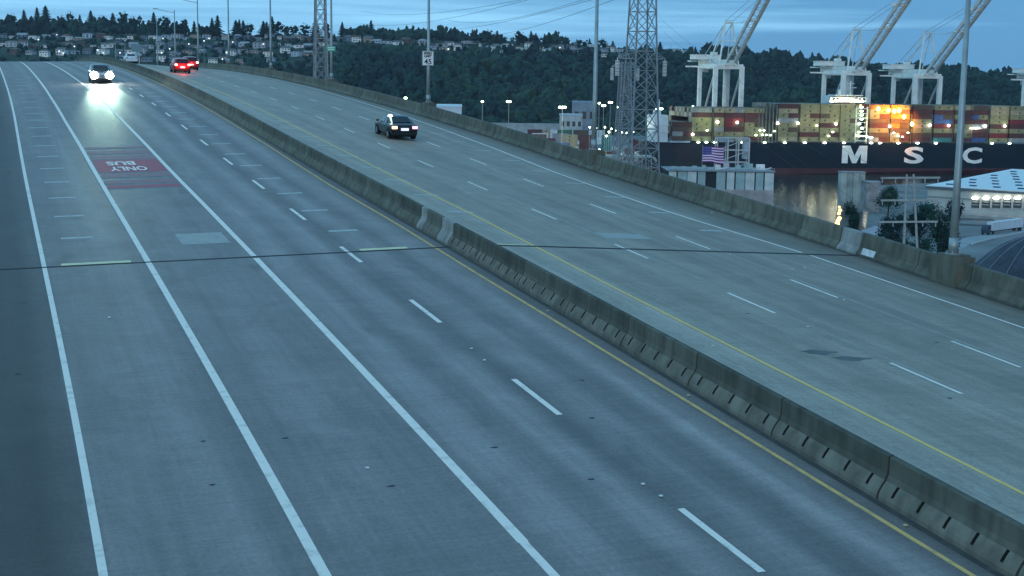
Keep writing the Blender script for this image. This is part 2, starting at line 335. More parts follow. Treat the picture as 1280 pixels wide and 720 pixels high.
# ------------------------------------------------------------------ concrete barriers
def barrier_mat(name, c):
    m = mat(name, c, .85, noise=.22, scale=1.3, coord='Object', bump=.1)
    t = m.node_tree; b = t.nodes['Principled BSDF']
    # dark runs and stains down the face
    co = t.nodes.new('ShaderNodeTexCoord'); mp = t.nodes.new('ShaderNodeMapping'); mp.inputs['Scale'].default_value = (3.2, 3.2, .35)
    n = t.nodes.new('ShaderNodeTexNoise'); n.inputs['Scale'].default_value = 1; n.inputs['Detail'].default_value = 4
    mr = t.nodes.new('ShaderNodeMapRange'); mr.inputs[1].default_value = .4; mr.inputs[2].default_value = .7; mr.inputs[3].default_value = 1; mr.inputs[4].default_value = .62
    mu = t.nodes.new('ShaderNodeMixRGB'); mu.blend_type = 'MULTIPLY'; mu.inputs[0].default_value = 1
    t.links.new(co.outputs['Object'], mp.inputs[0]); t.links.new(mp.outputs[0], n.inputs['Vector']); t.links.new(n.outputs['Fac'], mr.inputs[0])
    src = b.inputs['Base Color'].links[0].from_socket; t.links.new(src, mu.inputs[1]); t.links.new(mr.outputs[0], mu.inputs[2]); t.links.new(mu.outputs[0], b.inputs['Base Color'])
    return m
B_old = barrier_mat('weathered_barrier_concrete', (.092, .092, .072)); B_old2 = barrier_mat('stained_barrier_concrete', (.118, .117, .092)); B_new = barrier_mat('pale_barrier_concrete', (.30, .30, .28))
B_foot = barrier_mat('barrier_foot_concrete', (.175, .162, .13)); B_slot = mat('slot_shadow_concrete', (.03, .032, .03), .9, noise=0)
B_par = barrier_mat('parapet_concrete', (.155, .152, .118)); B_par2 = barrier_mat('parapet_concrete_dark', (.130, .128, .10))
# profile points: (lateral from centre, height), near-camera side first
PROF = [(-.30, 0), (-.30, .08), (-.27, .16), (-.21, .26), (-.13, .36), (-.085, .48), (-.075, .81), (-.05, .835), (.05, .835), (.075, .81), (.085, .48), (.13, .33), (.30, .08), (.30, 0)]
def barrier_section(name, s0, s1, tc, m, parent, prof=PROF, slots=0, mf=None):
    b = MB(); gap = .03; s0 += gap; s1 -= gap; n = 2
    cuts = [s0+(s1-s0)*i/n for i in range(n+1)]; slotcells = set()
    if slots:
        cuts = [s0]
        for k in range(slots):
            c = s0+(s1-s0)*(k+.5)/slots; cuts += [c-.04, c+.04]
        cuts.append(s1)
    tcf = tc if callable(tc) else (lambda s: tc)
    P = [[road(s, tcf(s)+a, h) for a, h in prof] for s in cuts]; np_ = len(prof)
    vs = [p for row in P for p in row]; b.add(vs, [])
    for i in range(len(cuts)-1):
        for j in range(np_-1):
            issl = slots and i % 2 == 1 and j in (2, 3)
            if issl: continue
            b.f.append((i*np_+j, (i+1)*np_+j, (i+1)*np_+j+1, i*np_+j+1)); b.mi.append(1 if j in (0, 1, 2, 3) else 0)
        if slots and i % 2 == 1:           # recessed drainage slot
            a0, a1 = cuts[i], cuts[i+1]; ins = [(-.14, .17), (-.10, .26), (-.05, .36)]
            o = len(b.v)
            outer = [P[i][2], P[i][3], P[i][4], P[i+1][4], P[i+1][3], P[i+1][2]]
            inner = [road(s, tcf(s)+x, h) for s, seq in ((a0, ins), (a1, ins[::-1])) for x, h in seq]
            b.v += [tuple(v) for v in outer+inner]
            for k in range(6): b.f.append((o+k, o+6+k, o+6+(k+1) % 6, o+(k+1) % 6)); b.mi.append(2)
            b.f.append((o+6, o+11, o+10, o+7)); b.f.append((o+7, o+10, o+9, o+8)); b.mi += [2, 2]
    b.f.append(tuple(range(np_))); b.mi.append(0)
    e = (len(cuts)-1)*np_; b.f.append(tuple(range(e+np_-1, e-1, -1))); b.mi.append(0)
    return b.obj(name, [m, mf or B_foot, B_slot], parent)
med = empty('median_barrier', road(20, 15.77)); tag(med, 'low concrete median barrier of butted sections with drainage slots between the two roadways', 'median barrier')
med.location = (0, 0, 0)
tmed = poly([(20, 15.77), (60, 15.78), (100, 15.65), (150, 15.5), (220, 15.6)])
edges = [22.26+3.98*k for k in range(-8, 7)] + [49.6]
rng = random.Random(3)
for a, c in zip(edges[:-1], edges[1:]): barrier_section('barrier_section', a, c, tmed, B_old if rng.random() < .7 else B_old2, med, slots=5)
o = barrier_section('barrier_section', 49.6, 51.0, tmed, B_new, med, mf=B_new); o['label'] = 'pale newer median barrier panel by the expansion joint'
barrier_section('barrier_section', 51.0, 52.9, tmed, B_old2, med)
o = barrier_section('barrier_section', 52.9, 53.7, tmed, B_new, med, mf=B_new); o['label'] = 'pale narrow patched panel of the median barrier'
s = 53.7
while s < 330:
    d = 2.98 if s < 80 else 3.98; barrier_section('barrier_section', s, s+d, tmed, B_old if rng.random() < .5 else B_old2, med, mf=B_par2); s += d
par = empty('bridge_parapet', (0, 0, 0)); tag(par, 'concrete parapet wall along the right edge of the bridge carrying the lamp posts', 'parapet')
PROFP = [(-.42, 0), (-.42, .08), (-.22, .33), (-.12, .90), (-.10, .93), (.15, .93), (.18, .90), (.18, -.5)]
tpar = poly([(0, 33.75), (60, 33.75), (90, 33.7), (130, 33.5), (170, 33.5), (230, 33.6)])
s = -8.0; k = 0
while s < 330:
    d = 3.15
    m = B_par if rng.random() < .5 else B_par2
    if abs(s-49.45) < .01:
        o = barrier_section('parapet_section', s, s+1.5, tpar, B_new, par, PROFP, mf=B_new); o['label'] = 'pale newer parapet panel at the expansion joint'; s += 1.5; continue
    e = s+d
    if s < 49.45 - .01 and e+1.6 > 49.45: e = 49.45
    barrier_section('parapet_section', s, e, tpar, m, par, PROFP, mf=m); s = e
b = MB(); b.add([road(s_, 33.42+x, h) for s_, x, h in ((48.2, -.09, .10), (49.1, -.09, .10), (49.1, .03, .36), (48.2, .03, .36))], [(0, 1, 2, 3)]); b.obj('patch_plate', mat('plate_white', (.6, .6, .6), .6, scale=5), par)
lp_ = empty('bridge_parapet', (0, 0, 0)); tag(lp_, 'concrete parapet wall on the near left edge of the bridge outside the picture', 'parapet')
for k in range(-4, 30): barrier_section('parapet_section', 10*k, 10*k+10, -2.9, B_par, lp_, [(-x, h) for x, h in reversed(PROFP)], mf=B_par)

# ------------------------------------------------------------------ lamp posts
M_pole = mat('galvanised_pole', (.33, .36, .35), .45, .5, .15, 2.0); M_black = mat('black_rubber', (.02, .02, .022), .7, noise=0)
M_lampoff = mat('lamp_glass_unlit', (.6, .62, .62), .3, noise=0)
def lamp_post(s, t, h=11.9, first=False):
    base = road(s, t); o = empty('street_lamp', base, heading(s))
    b = MB(); b.box((0.05, 0, .30), (.9, 1.5, 1.55)); b.box((0.05, 0, 1.11), (.75, 1.1, .07)); b.obj('pedestal', B_par, o)
    b = MB(); b.tube([(.05, 0, 1.14), (.05, 0, 1.18)], .30, 12); 
    for q in range(4): b.tube([(.05+.22*math.cos(.8+q*1.57), .22*math.sin(.8+q*1.57), 1.17), (.05+.22*math.cos(.8+q*1.57), .22*math.sin(.8+q*1.57), 1.26)], .03, 6)
    b.obj('base_plate', M_pole, o)
    b = MB(); b.tube([(.05, 0, 1.18), (.05, 0, 4), (.05, 0, h)], [.17, .14, .085], 10); b.tube([(.05, 0, 1.18), (.05, 0, 1.75)], [.2, .18], 10); b.obj('pole', M_pole, o, True)
    b = MB(); pts = [(.05-3.4*math.sin(x), 0, h-.5+.8*(1-math.cos(x))**.6) for x in np.linspace(0, 1.3, 7)]; b.tube(pts, .05, 6); b.obj('arm', M_pole, o, True)
    b = MB(); e = pts[-1]; b.box((e[0]-.35, 0, e[2]), (.8, .3, .16)); hd = b.obj('lamp_head', M_pole, o)
    b = MB(); b.box((e[0]-.4, 0, e[2]-.1), (.5, .22, .05)); b.obj('lens', M_lampoff, hd)
    return o
names_ = ['nearest lamp post, its pedestal on the right parapet in front of the ship', 'bare lamp post on the parapet just left of the big pylon',
          'lamp post carrying the white speed limit sign', 'lamp post carrying the small green sign beside the slim pylon',
          'plain lamp post with no sign between the slim pylon and the red cars', 'lamp post just right of the second red-lit car', 'lamp post rising behind the two red-lit cars',
          'far lamp post with arm just left of the red-lit cars', 'farthest lamp post beyond the crest, left of the red cars']
SIG = []
for k in range(9):
    tt = (33.60 if k == 0 else 33.8) + (.0 if k < 4 else .25*(k-3))
    o = lamp_post(43.6+34.6*k, tt); tag(o, names_[k], 'street lamp', 'lamp posts along the right parapet'); SIG.append(o)
# signs
M_signw = mat('sign_white', (.8, .82, .8), .5, noise=0); M_signk = mat('sign_black', (.02, .02, .02), .5, noise=0); M_green = mat('sign_green', (.10, .42, .30), .5, noise=0)
def sign(pole, z, wd, h, face, border=None):
    sg = empty('traffic_sign', pole.location+Vector((0, 0, z)), math.atan2(-pole.location.x, pole.location.y))
    b = MB(); b.box((0.0, -.22, 0), (wd, .03, h)); b.obj('panel', face, sg)
    return sg
def sign_text(sg, body, size, x, z, m):
    me = text_mesh(body, size, .004, .012); me.materials.clear(); me.materials.append(m)
    w_ = [v.co.x for v in me.vertices]; cx = (max(w_)+min(w_))/2
    o = link('lettering', me, sg); o.rotation_euler = (math.pi/2, 0, 0); o.location = (x-cx, -.246, z); return o
sg = sign(SIG[2], 4.75, .96, 1.2, M_signw); tag(sg, 'white speed limit sign reading SPEED LIMIT 45 on the third lamp post', 'traffic sign')
b = MB()
for x, z, dx, dz in ((0, .57, .90, .03), (0, -.57, .90, .03), (-.45, 0, .03, 1.14), (.45, 0, .03, 1.14)): b.box((x, -.238, z), (dx, .012, dz))
b.obj('border', M_signk, sg)
sign_text(sg, 'SPEED', .25, 0, .32, M_signk); sign_text(sg, 'LIMIT', .25, 0, .09, M_signk); sign_text(sg, '45', .62, 0, -.48, M_signk)
sg = sign(SIG[3], 4.3, .95, .55, M_green); tag(sg, 'small green guide sign with white markings on the lamp post by the slim pylon', 'traffic sign')
b = MB(); b.box((0, -.24, .10), (.7, .012, .07)); b.box((0, -.24, -.08), (.6, .012, .09)); b.obj('marking', M_signw, sg)

# ------------------------------------------------------------------ cars
def glass(): return mat('car_glass', (.01, .013, .016), .08, noise=0, spec=.6)
M_tyre = mat('tyre', (.018, .018, .02), .85, noise=0); M_rim = mat('wheel_rim', (.35, .36, .38), .35, .8, noise=0)
def make_car(paintmat, kind, lights):
    """forward = +Y, origin under the centre of the rear bumper; returns root"""
    L = 4.7; W = .92
    if kind == 'sedan':
        st = [(0.0, .62, .80, .80, .84, .6), (.06, .46, .98, .98, .90, .6), (.75, .38, 1.02, 1.04, .92, .66), (1.45, .36, 1.0, 1.42, .92, .60), (2.0, .36, .98, 1.47, .92, .60), (2.75, .36, .96, 1.43, .92, .60), (3.55, .38, .93, .97, .92, .68), (4.35, .42, .80, .82, .88, .6), (4.66, .5, .66, .67, .78, .55)]
    else:
        st = [(0.0, .66, .95, .97, .86, .7), (.08, .50, 1.08, 1.12, .92, .72), (.38, .44, 1.10, 1.62, .94, .70), (1.3, .42, 1.10, 1.72, .94, .68), (2.1, .42, 1.08, 1.73, .94, .68), (2.8, .42, 1.06, 1.66, .94, .68), (3.55, .44, 1.03, 1.07, .94, .74), (4.35, .48, .94, .96, .90, .68), (4.68, .56, .78, .79, .8, .62)]
    root = empty('car', (0, 0, 0)); b = MB(); rows = []
    for y, zb, zb2, zt, wd, rw in st:
        half = [(wd*.86, zb-.16), (wd*.98, zb), (wd, (zb+zb2)/2), (wd*.97, zb2), (rw+.04, zt-.04 if zt > zb2+.1 else zb2+.005), (rw*.6, zt+.015)]
        rows.append([(x, y, z) for x, z in half]+[(-x, y, z) for x, z in reversed(half)])
    n = 12; vs = [p for r_ in rows for p in r_]; fs = []
    for i in range(len(rows)-1):
        for j in range(n): fs.append((i*n+j, (i+1)*n+j, (i+1)*n+(j+1) % n, i*n+(j+1) % n))
    fs += [tuple(range(n)), tuple(range((len(rows)-1)*n+n-1, (len(rows)-1)*n-1, -1))]
    b.add(vs, fs); body = b.obj('body', paintmat, root, True)
    md = body.modifiers.new('b', 'BEVEL'); md.width = .02; md.segments = 2; md.limit_method = 'ANGLE'
    G = glass()
    def panel(name, pts, m=G, off=.008):
        p = [Vector(q) for q in pts]; nn = (p[1]-p[0]).cross(p[2]-p[0]).normalized(); c = Vector((0, 2.2, .8))
        if nn.dot(sum(p, Vector())/len(p)-c) < 0: nn = -nn
        mb = MB(); k = len(p); mb.add([q+nn*off for q in p]+[q-nn*.01 for q in p], [tuple(range(k)), tuple(range(2*k-1, k-1, -1))]+[(i, i+k, (i+1) % k+k, (i+1) % k) for i in range(k)])
        return mb.obj(name, m, root)
    def lerp(i, j, side, u, v):          # point on the flank between stations i, j; u along, v from belt to roof
        a, c = st[i], st[j]
        f = lambda q: (side*(q[4]*.97+(q[5]+.04-q[4]*.97)*v), q[0], q[2]+(q[3]-.04-q[2])*v)
        A, C = f(a), f(c); return tuple(A[k]+(C[k]-A[k])*u for k in range(3))
    def hood(i, j, side_frac, u):
        a, c = st[i], st[j]; x = side_frac*((a[5]+.0)+(c[5]-a[5])*u)
        return (x, a[0]+(c[0]-a[0])*u, a[3]-.0+(c[3]-a[3])*u+.008)
    ra, rb_ = (2, 3) if kind == 'sedan' else (1, 2)
    panel('rear_window', [hood(ra, rb_, -.92, .08), hood(ra, rb_, .92, .08), hood(ra, rb_, .9, .92), hood(ra, rb_, -.9, .92)], off=.03)
    panel('windscreen', [hood(6, 5, -.94, .06), hood(6, 5, .94, .06), hood(6, 5, .92, .92), hood(6, 5, -.92, .92)], off=.03)
    for sd in (-1, 1):
        panel('side_window', [lerp(3, 4, sd, -.15, .12), lerp(3, 4, sd, .95, .12), lerp(3, 4, sd, .95, .86), lerp(3, 4, sd, .05, .84)], off=.02)
        panel('side_window', [lerp(4, 5, sd, .08, .12), lerp(5, 6, sd, .55, .3), lerp(5, 6, sd, .05, .84), lerp(4, 5, sd, .08, .86)], off=.02)
        mb = MB(); mb.box((sd*1.0, 3.2, 1.04 if kind == 'sedan' else 1.14), (.2, .1, .14)); mb.obj('wing_mirror', paintmat, root)
        for yw in (.85, 3.75):
            mb = MB(); mb.tube([(sd*.94, yw, .33), (sd*.70, yw, .33)], .335, 20); wh = mb.obj('wheel', M_tyre, root, False)
            mb = MB(); mb.tube([(sd*.948, yw, .33), (sd*.93, yw, .33)], .20, 14); mb.obj('rim', M_rim, wh)
            mb = MB(); mb.add([(sd*.945, yw+.40*math.cos(a), max(.24, .36+.38*math.sin(a))) for a in np.linspace(0, 2*math.pi, 24, endpoint=False)], [tuple(range(24))]); mb.obj('wheel_arch', M_black, root)
        z = .84 if kind == 'sedan' else 1.0
        tw = .34 if kind == 'sedan' else .26
        mb = MB(); mb.box((sd*(W-.06-tw/2), .0, z), (tw, .10, .17)); mb.obj('tail_light', lights[0], root)
        mb = MB(); mb.box((sd*.64, 4.60, .70), (.36, .18, .17)); mb.obj('headlight', lights[1], root)
    mb = MB(); mb.box((0, -.045, .72), (.52, .03, .17)); mb.obj('number_plate', lights[2], root)
    mb = MB(); mb.box((0, -.03, .46), (1.62, .16, .24)); mb.box((0, 4.68, .40), (1.5, .12, .2)); mb.obj('bumper', M_black if kind != 'sedan' else paintmat, root)
    mb = MB(); mb.box((0, 2.3, .26), (1.5, 3.6, .16)); mb.obj('underbody', M_black, root)
    return root
def place_car(o, s, t, back=False):
    o.location = road(s, t); pitch = math.atan2(road(s+2, t).z-road(s, t).z, 2)
    o.rotation_euler = (pitch, 0, heading(s)) if not back else (-pitch, 0, heading(s)+math.pi)
    return o
def em(name, col, st): return mat(name, [min(1, c) for c in col], .4, noise=0, emit=col, estr=st)
E_tail = em('tail_lamp_red', (1, .05, .04), 5); E_tailw = em('tail_lamp_amber', (1, .50, .22), 4.5); E_tailp = em('tail_lamp_pink', (1, .28, .42), 3.2)
E_hot = em('brake_lamp_hot', (1, .50, .38), 9.0)
E_head = em('headlamp_on', (.88, 1, .93), 120); Off = mat('lamp_off', (.3, .3, .3), .2, noise=0); M_plate = mat('plate_white', (.75, .75, .8), .5, noise=0); E_plate = em('plate_lit', (.9, .85, 1), .75)
C1 = mat('black_car_paint', (.012, .014, .016), .22, 0, 0, spec=.6); C2 = mat('maroon_car_paint', (.30, .012, .018), .3, 0, 0, spec=.5); C3 = mat('dark_red_car_paint', (.15, .012, .02), .3, 0, 0, spec=.5); C4 = mat('silver_van_paint', (.10, .12, .15), .3, .3, 0)
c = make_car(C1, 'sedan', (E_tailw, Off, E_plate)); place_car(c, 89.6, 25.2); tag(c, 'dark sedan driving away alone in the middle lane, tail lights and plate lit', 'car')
glint_mb = MB(); glint_mb.tube([(-.60, 1.50, 1.44), (-.60, 1.50, 1.56)], [.16, .11], 12); q_ = glint_mb.obj('roof_reflection', em('roof_reflection_glow', (.8, 1, .95), 8), c); q_['label'] = 'small white glow added as a reflection on the left rear of the roof'  # glowing disc added in place of a street light reflected in the roof
tl = [x for x in c.children if x.name.startswith('tail_light')]
for x in tl:
    if sum(v.co.x for v in x.data.vertices) > 0: x.data.materials[0] = E_tailp; x['label'] = 'pink-red right tail light'
    else: x['label'] = 'amber-white left tail light'
c = make_car(C2, 'suv', (E_hot, Off, E_plate)); place_car(c, 166.5, 20.9); tag(c, 'red-lit estate car braking, nearer of the two cars by the median near the crest', 'car')
pl = bpy.data.lights.new('tail_glow', 'POINT'); pl.energy = 140; pl.color = (1, .08, .05); pl.shadow_soft_size = .3; po = bpy.data.objects.new('tail_glow', pl); LINK(po); po.parent = c; po.location = (0, -.7, .9)
c = make_car(C3, 'suv', (E_hot, Off, E_plate)); place_car(c, 186, 24.6); tag(c, 'red-lit car farther up the road, partly behind the nearer red-lit car', 'car')
pl = bpy.data.lights.new('tail_glow', 'POINT'); pl.energy = 90; pl.color = (1, .08, .05); po = bpy.data.objects.new('tail_glow', pl); LINK(po); po.parent = c; po.location = (0, -.7, .9)
c = make_car(C4, 'suv', (Off, E_head, M_plate)); place_car(c, 143.6, 9.75, True); tag(c, 'oncoming pale car with both headlights glaring on the bus lane line', 'car')
for x in [x for x in c.children if x.name.startswith('headlight')]:
    sx = 1 if sum(v.co.x for v in x.data.vertices) > 0 else -1
    bpy.data.meshes.remove(x.data)
    mb = MB(); mb.tube([(sx*.70, 4.60, .78), (sx*.70, 4.74, .78)], [.36, .32], 16); mb.obj('headlight', E_head, c)
    s_ = bpy.data.lights.new('headlight_beam', 'SPOT'); s_.energy = 15000; s_.color = (.66, 1, .78); s_.spot_size = R(15); s_.spot_blend = .8; s_.shadow_soft_size = .14
    so_ = bpy.data.objects.new('headlight_beam', s_); LINK(so_); so_.parent = c; so_.location = (sx*.70, 4.86, .78); so_.rotation_euler = (R(90-3.0), 0, -R(3)); so_.scale = (.6, 1, 1)
    s2 = bpy.data.lights.new('headlight_beam', 'SPOT'); s2.energy = 1500; s2.color = (.6, 1, .72); s2.spot_size = R(30); s2.spot_blend = 1; s2.shadow_soft_size = .12
    so2 = bpy.data.objects.new('headlight_beam', s2); LINK(so2); so2.parent = c; so2.location = (sx*.70, 4.82, .78); so2.rotation_euler = (R(90-4), 0, 0)
c = make_car(mat('white_car_paint', (.7, .72, .75), .3, 0, 0), 'sedan', (Off, Off, M_plate)); place_car(c, 222, 20.6); tag(c, 'small pale car far beyond the crest behind the median barrier', 'car')

# ------------------------------------------------------------------ water, land, hill
WZ = -45.8; LZ = -42.0
def water_material():
    m = bpy.data.materials.new('harbour_water'); m.use_nodes = True; t = m.node_tree; b = t.nodes['Principled BSDF']
    b.inputs['Base Color'].default_value = (.012, .03, .032, 1); b.inputs['Roughness'].default_value = .16; b.inputs['Specular IOR Level'].default_value = .5; b.inputs['IOR'].default_value = 1.33
    co = t.nodes.new('ShaderNodeTexCoord'); mp = t.nodes.new('ShaderNodeMapping'); mp.inputs['Scale'].default_value = (.12, .28, 1); mp.inputs['Rotation'].default_value = (0, 0, YAW)
    n = t.nodes.new('ShaderNodeTexNoise'); n.inputs['Scale'].default_value = 1; n.inputs['Detail'].default_value = 6; n.inputs['Roughness'].default_value = .6
    bp = t.nodes.new('ShaderNodeBump'); bp.inputs['Strength'].default_value = .35; bp.inputs['Distance'].default_value = .6
    t.links.new(co.outputs['Object'], mp.inputs[0]); t.links.new(mp.outputs[0], n.inputs['Vector']); t.links.new(n.outputs['Fac'], bp.inputs['Height']); t.links.new(bp.outputs[0], b.inputs['Normal'])
    return m
b = MB(); b.add([ab(-3500, -800, WZ), ab(5000, -800, WZ), ab(5000, 6500, WZ), ab(-3500, 6500, WZ)], [(0, 1, 2, 3)])
struct(b.obj('water', water_material()), 'dark calm harbour water')
# ship-aligned frame: x along the quay, y away from the camera
UA = (.98, .2); NA = (-.2, .98)
SO = PT(1040, 216, 850); SO.z = WZ; SO_a = SO.dot(r0); SO_b = SO.dot(f0)
SRZ = math.atan2((r0*UA[0]+f0*UA[1]).y, (r0*UA[0]+f0*UA[1]).x)
sx_ = Vector((math.cos(SRZ), math.sin(SRZ), 0)); sy_ = Vector((-math.sin(SRZ), math.cos(SRZ), 0))
def SH(x, y, z): return SO+sx_*x+sy_*y+zz*z       # z above water
def shx(px, y=0, py=180):                          # local x on the plane y=const seen at pixel px
    d = pray(px, py); k = ((SO+sy_*y-CAM).dot(sy_))/d.dot(sy_); return (CAM+d*k-SO).dot(sx_)
def shz(px, py, y=0):
    d = pray(px, py); k = ((SO+sy_*y-CAM).dot(sy_))/d.dot(sy_); return (CAM+d*k).z-WZ
M_yard = mat('yard_asphalt', (.16, .165, .17), .8, noise=.3, scale=.05, coord='Object')
def slab(name, pts, ztop, zbot, m, label):
    n = len(pts); b = MB(); b.add([(p.x, p.y, ztop) for p in pts]+[(p.x, p.y, zbot) for p in pts], [tuple(range(n))]+[(i, i+n, (i+1) % n+n, (i+1) % n) for i in range(n)])
    o = b.obj(name, m); return struct(o, label)
slab('container_yard_ground', [SH(-1400, 54, 0), SH(1900, 54, 0), SH(1900, 520, 0), SH(-1400, 520, 0)], LZ, WZ-1, M_yard, 'flat paved ground of the container terminal')
M_shore = mat('shore_ground', (.20, .20, .19), .85, noise=.35, scale=.04)
slab('shore_ground', [GP(1088, 232, LZ), GP(1150, 229, LZ), GP(1600, 224, LZ), ab(600, 120, 0), ab(120, 120, 0), GP(1075, 350, LZ), GP(1082, 290, LZ)], LZ-.0, WZ-1, M_shore, 'paved shore ground below the bridge')
# hill
RID = [(-500, 26), (-250, 30), (0, 34), (60, 36), (130, 36), (200, 40), (250, 43), (300, 44), (400, 45), (470, 46), (520, 46), (560, 50), (640, 51), (700, 53), (760, 60), (830, 66), (900, 68), (950, 75), (1000, 79), (1080, 86), (1150, 92), (1220, 97), (1290, 99), (1400, 103), (1700, 108)]
rx, ry = zip(*RID)
BR = 2100.0
def ridge_z(px): return PT(px, float(np.interp(px, rx, ry)), BR).z
def foot_b(px): return 1300+0.0*px
def hill(px, b):
    a = (px-640)/FPX; v = (b-foot_b(px))/(BR-foot_b(px)); v = max(0, min(1.3, v))
    zr = ridge_z(px)-LZ
    if v <= 1: h = zr*(v**1.05*.55+.45*(3*v*v-2*v**3))
    else: h = zr*(1-(v-1)*.3)
    h += 3.5*math.sin(px*.031+b*.011)*math.sin(v*3.1)+2.5*math.sin(px*.011-b*.017)*math.sin(min(v, 1)*3.1)
    p = PT(px, 97, b); return Vector((p.x, p.y, LZ+max(-.5, h)))
pxs = list(range(-500, 1801, 25)); bs = [1295, 1320, 1370, 1430, 1500, 1580, 1660, 1740, 1820, 1900, 1980, 2050, 2100, 2160, 2300, 2600]
b = MB(); b.add([hill(p, q) for q in bs for p in pxs], [(i*len(pxs)+j, i*len(pxs)+j+1, (i+1)*len(pxs)+j+1, (i+1)*len(pxs)+j) for i in range(len(bs)-1) for j in range(len(pxs)-1)])
M_hill = mat('hillside_ground', (.02, .05, .035), .95, noise=.4, scale=.02)
struct(b.obj('hills', M_hill, smooth=True), 'wooded hillside rising behind the harbour')

# foliage meshes
M_fol = [mat('foliage_dark', (.009, .036, .034), .9, noise=.5, scale=.25), mat('foliage_mid', (.013, .048, .038), .9, noise=.5, scale=.25), mat('foliage_olive', (.022, .060, .040), .9, noise=.45, scale=.25), mat('foliage_blackgreen', (.005, .022, .026), .9, noise=.5, scale=.25)]
ICO = bmesh.new(); bmesh.ops.create_icosphere(ICO, subdivisions=1, radius=1); ICV = np.array([v.co[:] for v in ICO.verts]); ICF = [tuple(v.index for v in f.verts) for f in ICO.faces]; ICO.free()
def crown(mb, c, rx_, rz_, n, rnd, leaf=.42, mi=None):
    for _ in range(n):
        u = rnd.uniform(-1, 1); a = rnd.uniform(0, 6.283); r_ = rnd.uniform(.3, .85)
        s_ = math.sqrt(1-u*u); q = Vector((c[0]+rx_*r_*s_*math.cos(a), c[1]+rx_*r_*s_*math.sin(a), c[2]+rz_*r_*u))
        k = leaf*rnd.uniform(.55, 1.1); vs = ICV*np.array([rx_*k, rx_*k, rz_*k*.8])*(1+np.random.uniform(-.3, .3, (len(ICV), 1)))+np.array(q)
        mb.add(vs, ICF, 0 if mi is None else mi)
def leaves(mb, c, rx_, rz_, n, size, rnd):
    for _ in range(n):
        u = rnd.uniform(-1, 1); a = rnd.uniform(0, 6.283); r_ = rnd.uniform(.55, 1.05)
        s_ = math.sqrt(1-u*u); q = Vector((c[0]+rx_*r_*s_*math.cos(a), c[1]+rx_*r_*s_*math.sin(a), c[2]+rz_*r_*u))
        d = [Vector((rnd.gauss(0, 1), rnd.gauss(0, 1), rnd.gauss(0, 1))).normalized()*size*rnd.uniform(.6, 1.3) for _ in range(3)]
        mb.add([q+e for e in d], [(0, 1, 2)])
# forest mass (stuff): clumps over the slope
def forest():
    rnd = random.Random(11); mbs = [MB(), MB(), MB(), MB()]
    cnt = 0
    for _ in range(7800):
        px = rnd.uniform(-60, 1340); v = rnd.random()**.85; b_ = 1310+v*(BR-1310)
        p = hill(px, b_); pp = pxof(p)
        town = (px < 430 and pp[1] < 92 and pp[1] > 44) or (430 <= px < 880 and 49+(px-430)*.02 < pp[1] < 68+(px-430)*.015)
        if town and rnd.random() < (.42 if px < 430 else .55): continue
        zone = math.sin(px*.019+v*5)+math.sin(px*.043-v*9)*.7+(.9 if v < .4 and px < 620 else 0)-(.5 if px > 850 else 0)
        k = rnd.choice((2, 1, 1, 2, 0)) if zone > .7 else (rnd.choice((3, 0, 3, 1)) if zone < -.3 else rnd.choice((0, 1, 0, 3, 1)))
        r_ = rnd.uniform(2.5, 6) if rnd.random() < .6 else rnd.uniform(5, 8.5); h = r_*rnd.uniform(.8, 1.6)*(1.0 if not town else .8)
        if town: r_ *= .45; h *= .5
        z0 = p.z+h*.6
        vs = ICV*np.array([r_, r_, h])*(1+np.random.uniform(-.33, .33, (len(ICV), 1)))+np.array([p.x, p.y, z0]); mbs[k].add(vs, ICF)
        for _2 in range(4):
            q = np.array([p.x+rnd.uniform(-1, 1)*r_, p.y+rnd.uniform(-1, 1)*r_, z0+rnd.uniform(-.1, .9)*h]); e = rnd.uniform(.22, .5)
            mbs[k].add(ICV*np.array([r_*e, r_*e, h*e])*(1+np.random.uniform(-.35, .35, (len(ICV), 1)))+q, ICF)
    for k, mb in enumerate(mbs):
        o = mb.obj('forest', M_fol[k]); o['kind'] = 'stuff'
        o['label'] = ['dark green woodland covering the hillside', 'mid green woodland covering the hillside', 'olive woodland covering the hillside', 'black-green evergreen woodland on the hillside'][k]
forest()
# skyline trees, one thing each
def tree_mesh(kind, seed):
    rnd = random.Random(seed); np.random.seed(seed); cr = MB(); tr = MB()
    if kind == 'conifer':
        h = 1.0; tr.tube([(0, 0, 0), (0, 0, .9)], [.03, .008], 6)
        for i in range(9):
            z = .14+i*.095; r_ = .20*(1-i/9.5)+.015
            for a in range(7):
                an = a*.9+i*.5+rnd.uniform(-.2, .2); rr = r_*rnd.uniform(.8, 1.5); w_ = .42
                cr.add([(0, 0, z+.10), (rr*math.cos(an-w_), rr*math.sin(an-w_), z-.03), (rr*1.15*math.cos(an), rr*1.15*math.sin(an), z-.05), (rr*math.cos(an+w_), rr*math.sin(an+w_), z-.03), (0, 0, z-.02)], [(0, 1, 2), (0, 2, 3), (4, 2, 1), (4, 3, 2)])
    else:
        tr.tube([(0, 0, 0), (.02, 0, .3), (0, 0, .55)], [.04, .03, .015], 6)
        for _ in range(4):
            a = rnd.uniform(0, 6.28); tr.tube([(0, 0, .35), (.18*math.cos(a), .18*math.sin(a), .62)], [.018, .006], 5)
        crown(cr, (0, 0, .62), .34, .34, 20, rnd, .36); leaves(cr, (0, 0, .62), .38, .38, 160, .045, rnd)
    return cr, tr
TM = []
M_bark = mat('bark', (.05, .04, .03), .95, noise=.3, scale=2)
for i in range(7):
    kd = 'conifer' if i < 4 else 'broadleaf'; cr, tr = tree_mesh(kd, 100+i)
    TM.append((kd, cr.mesh('crown', M_fol[3] if i % 2 else M_fol[0]), tr.mesh('trunk', M_bark)))
np.random.seed(5)
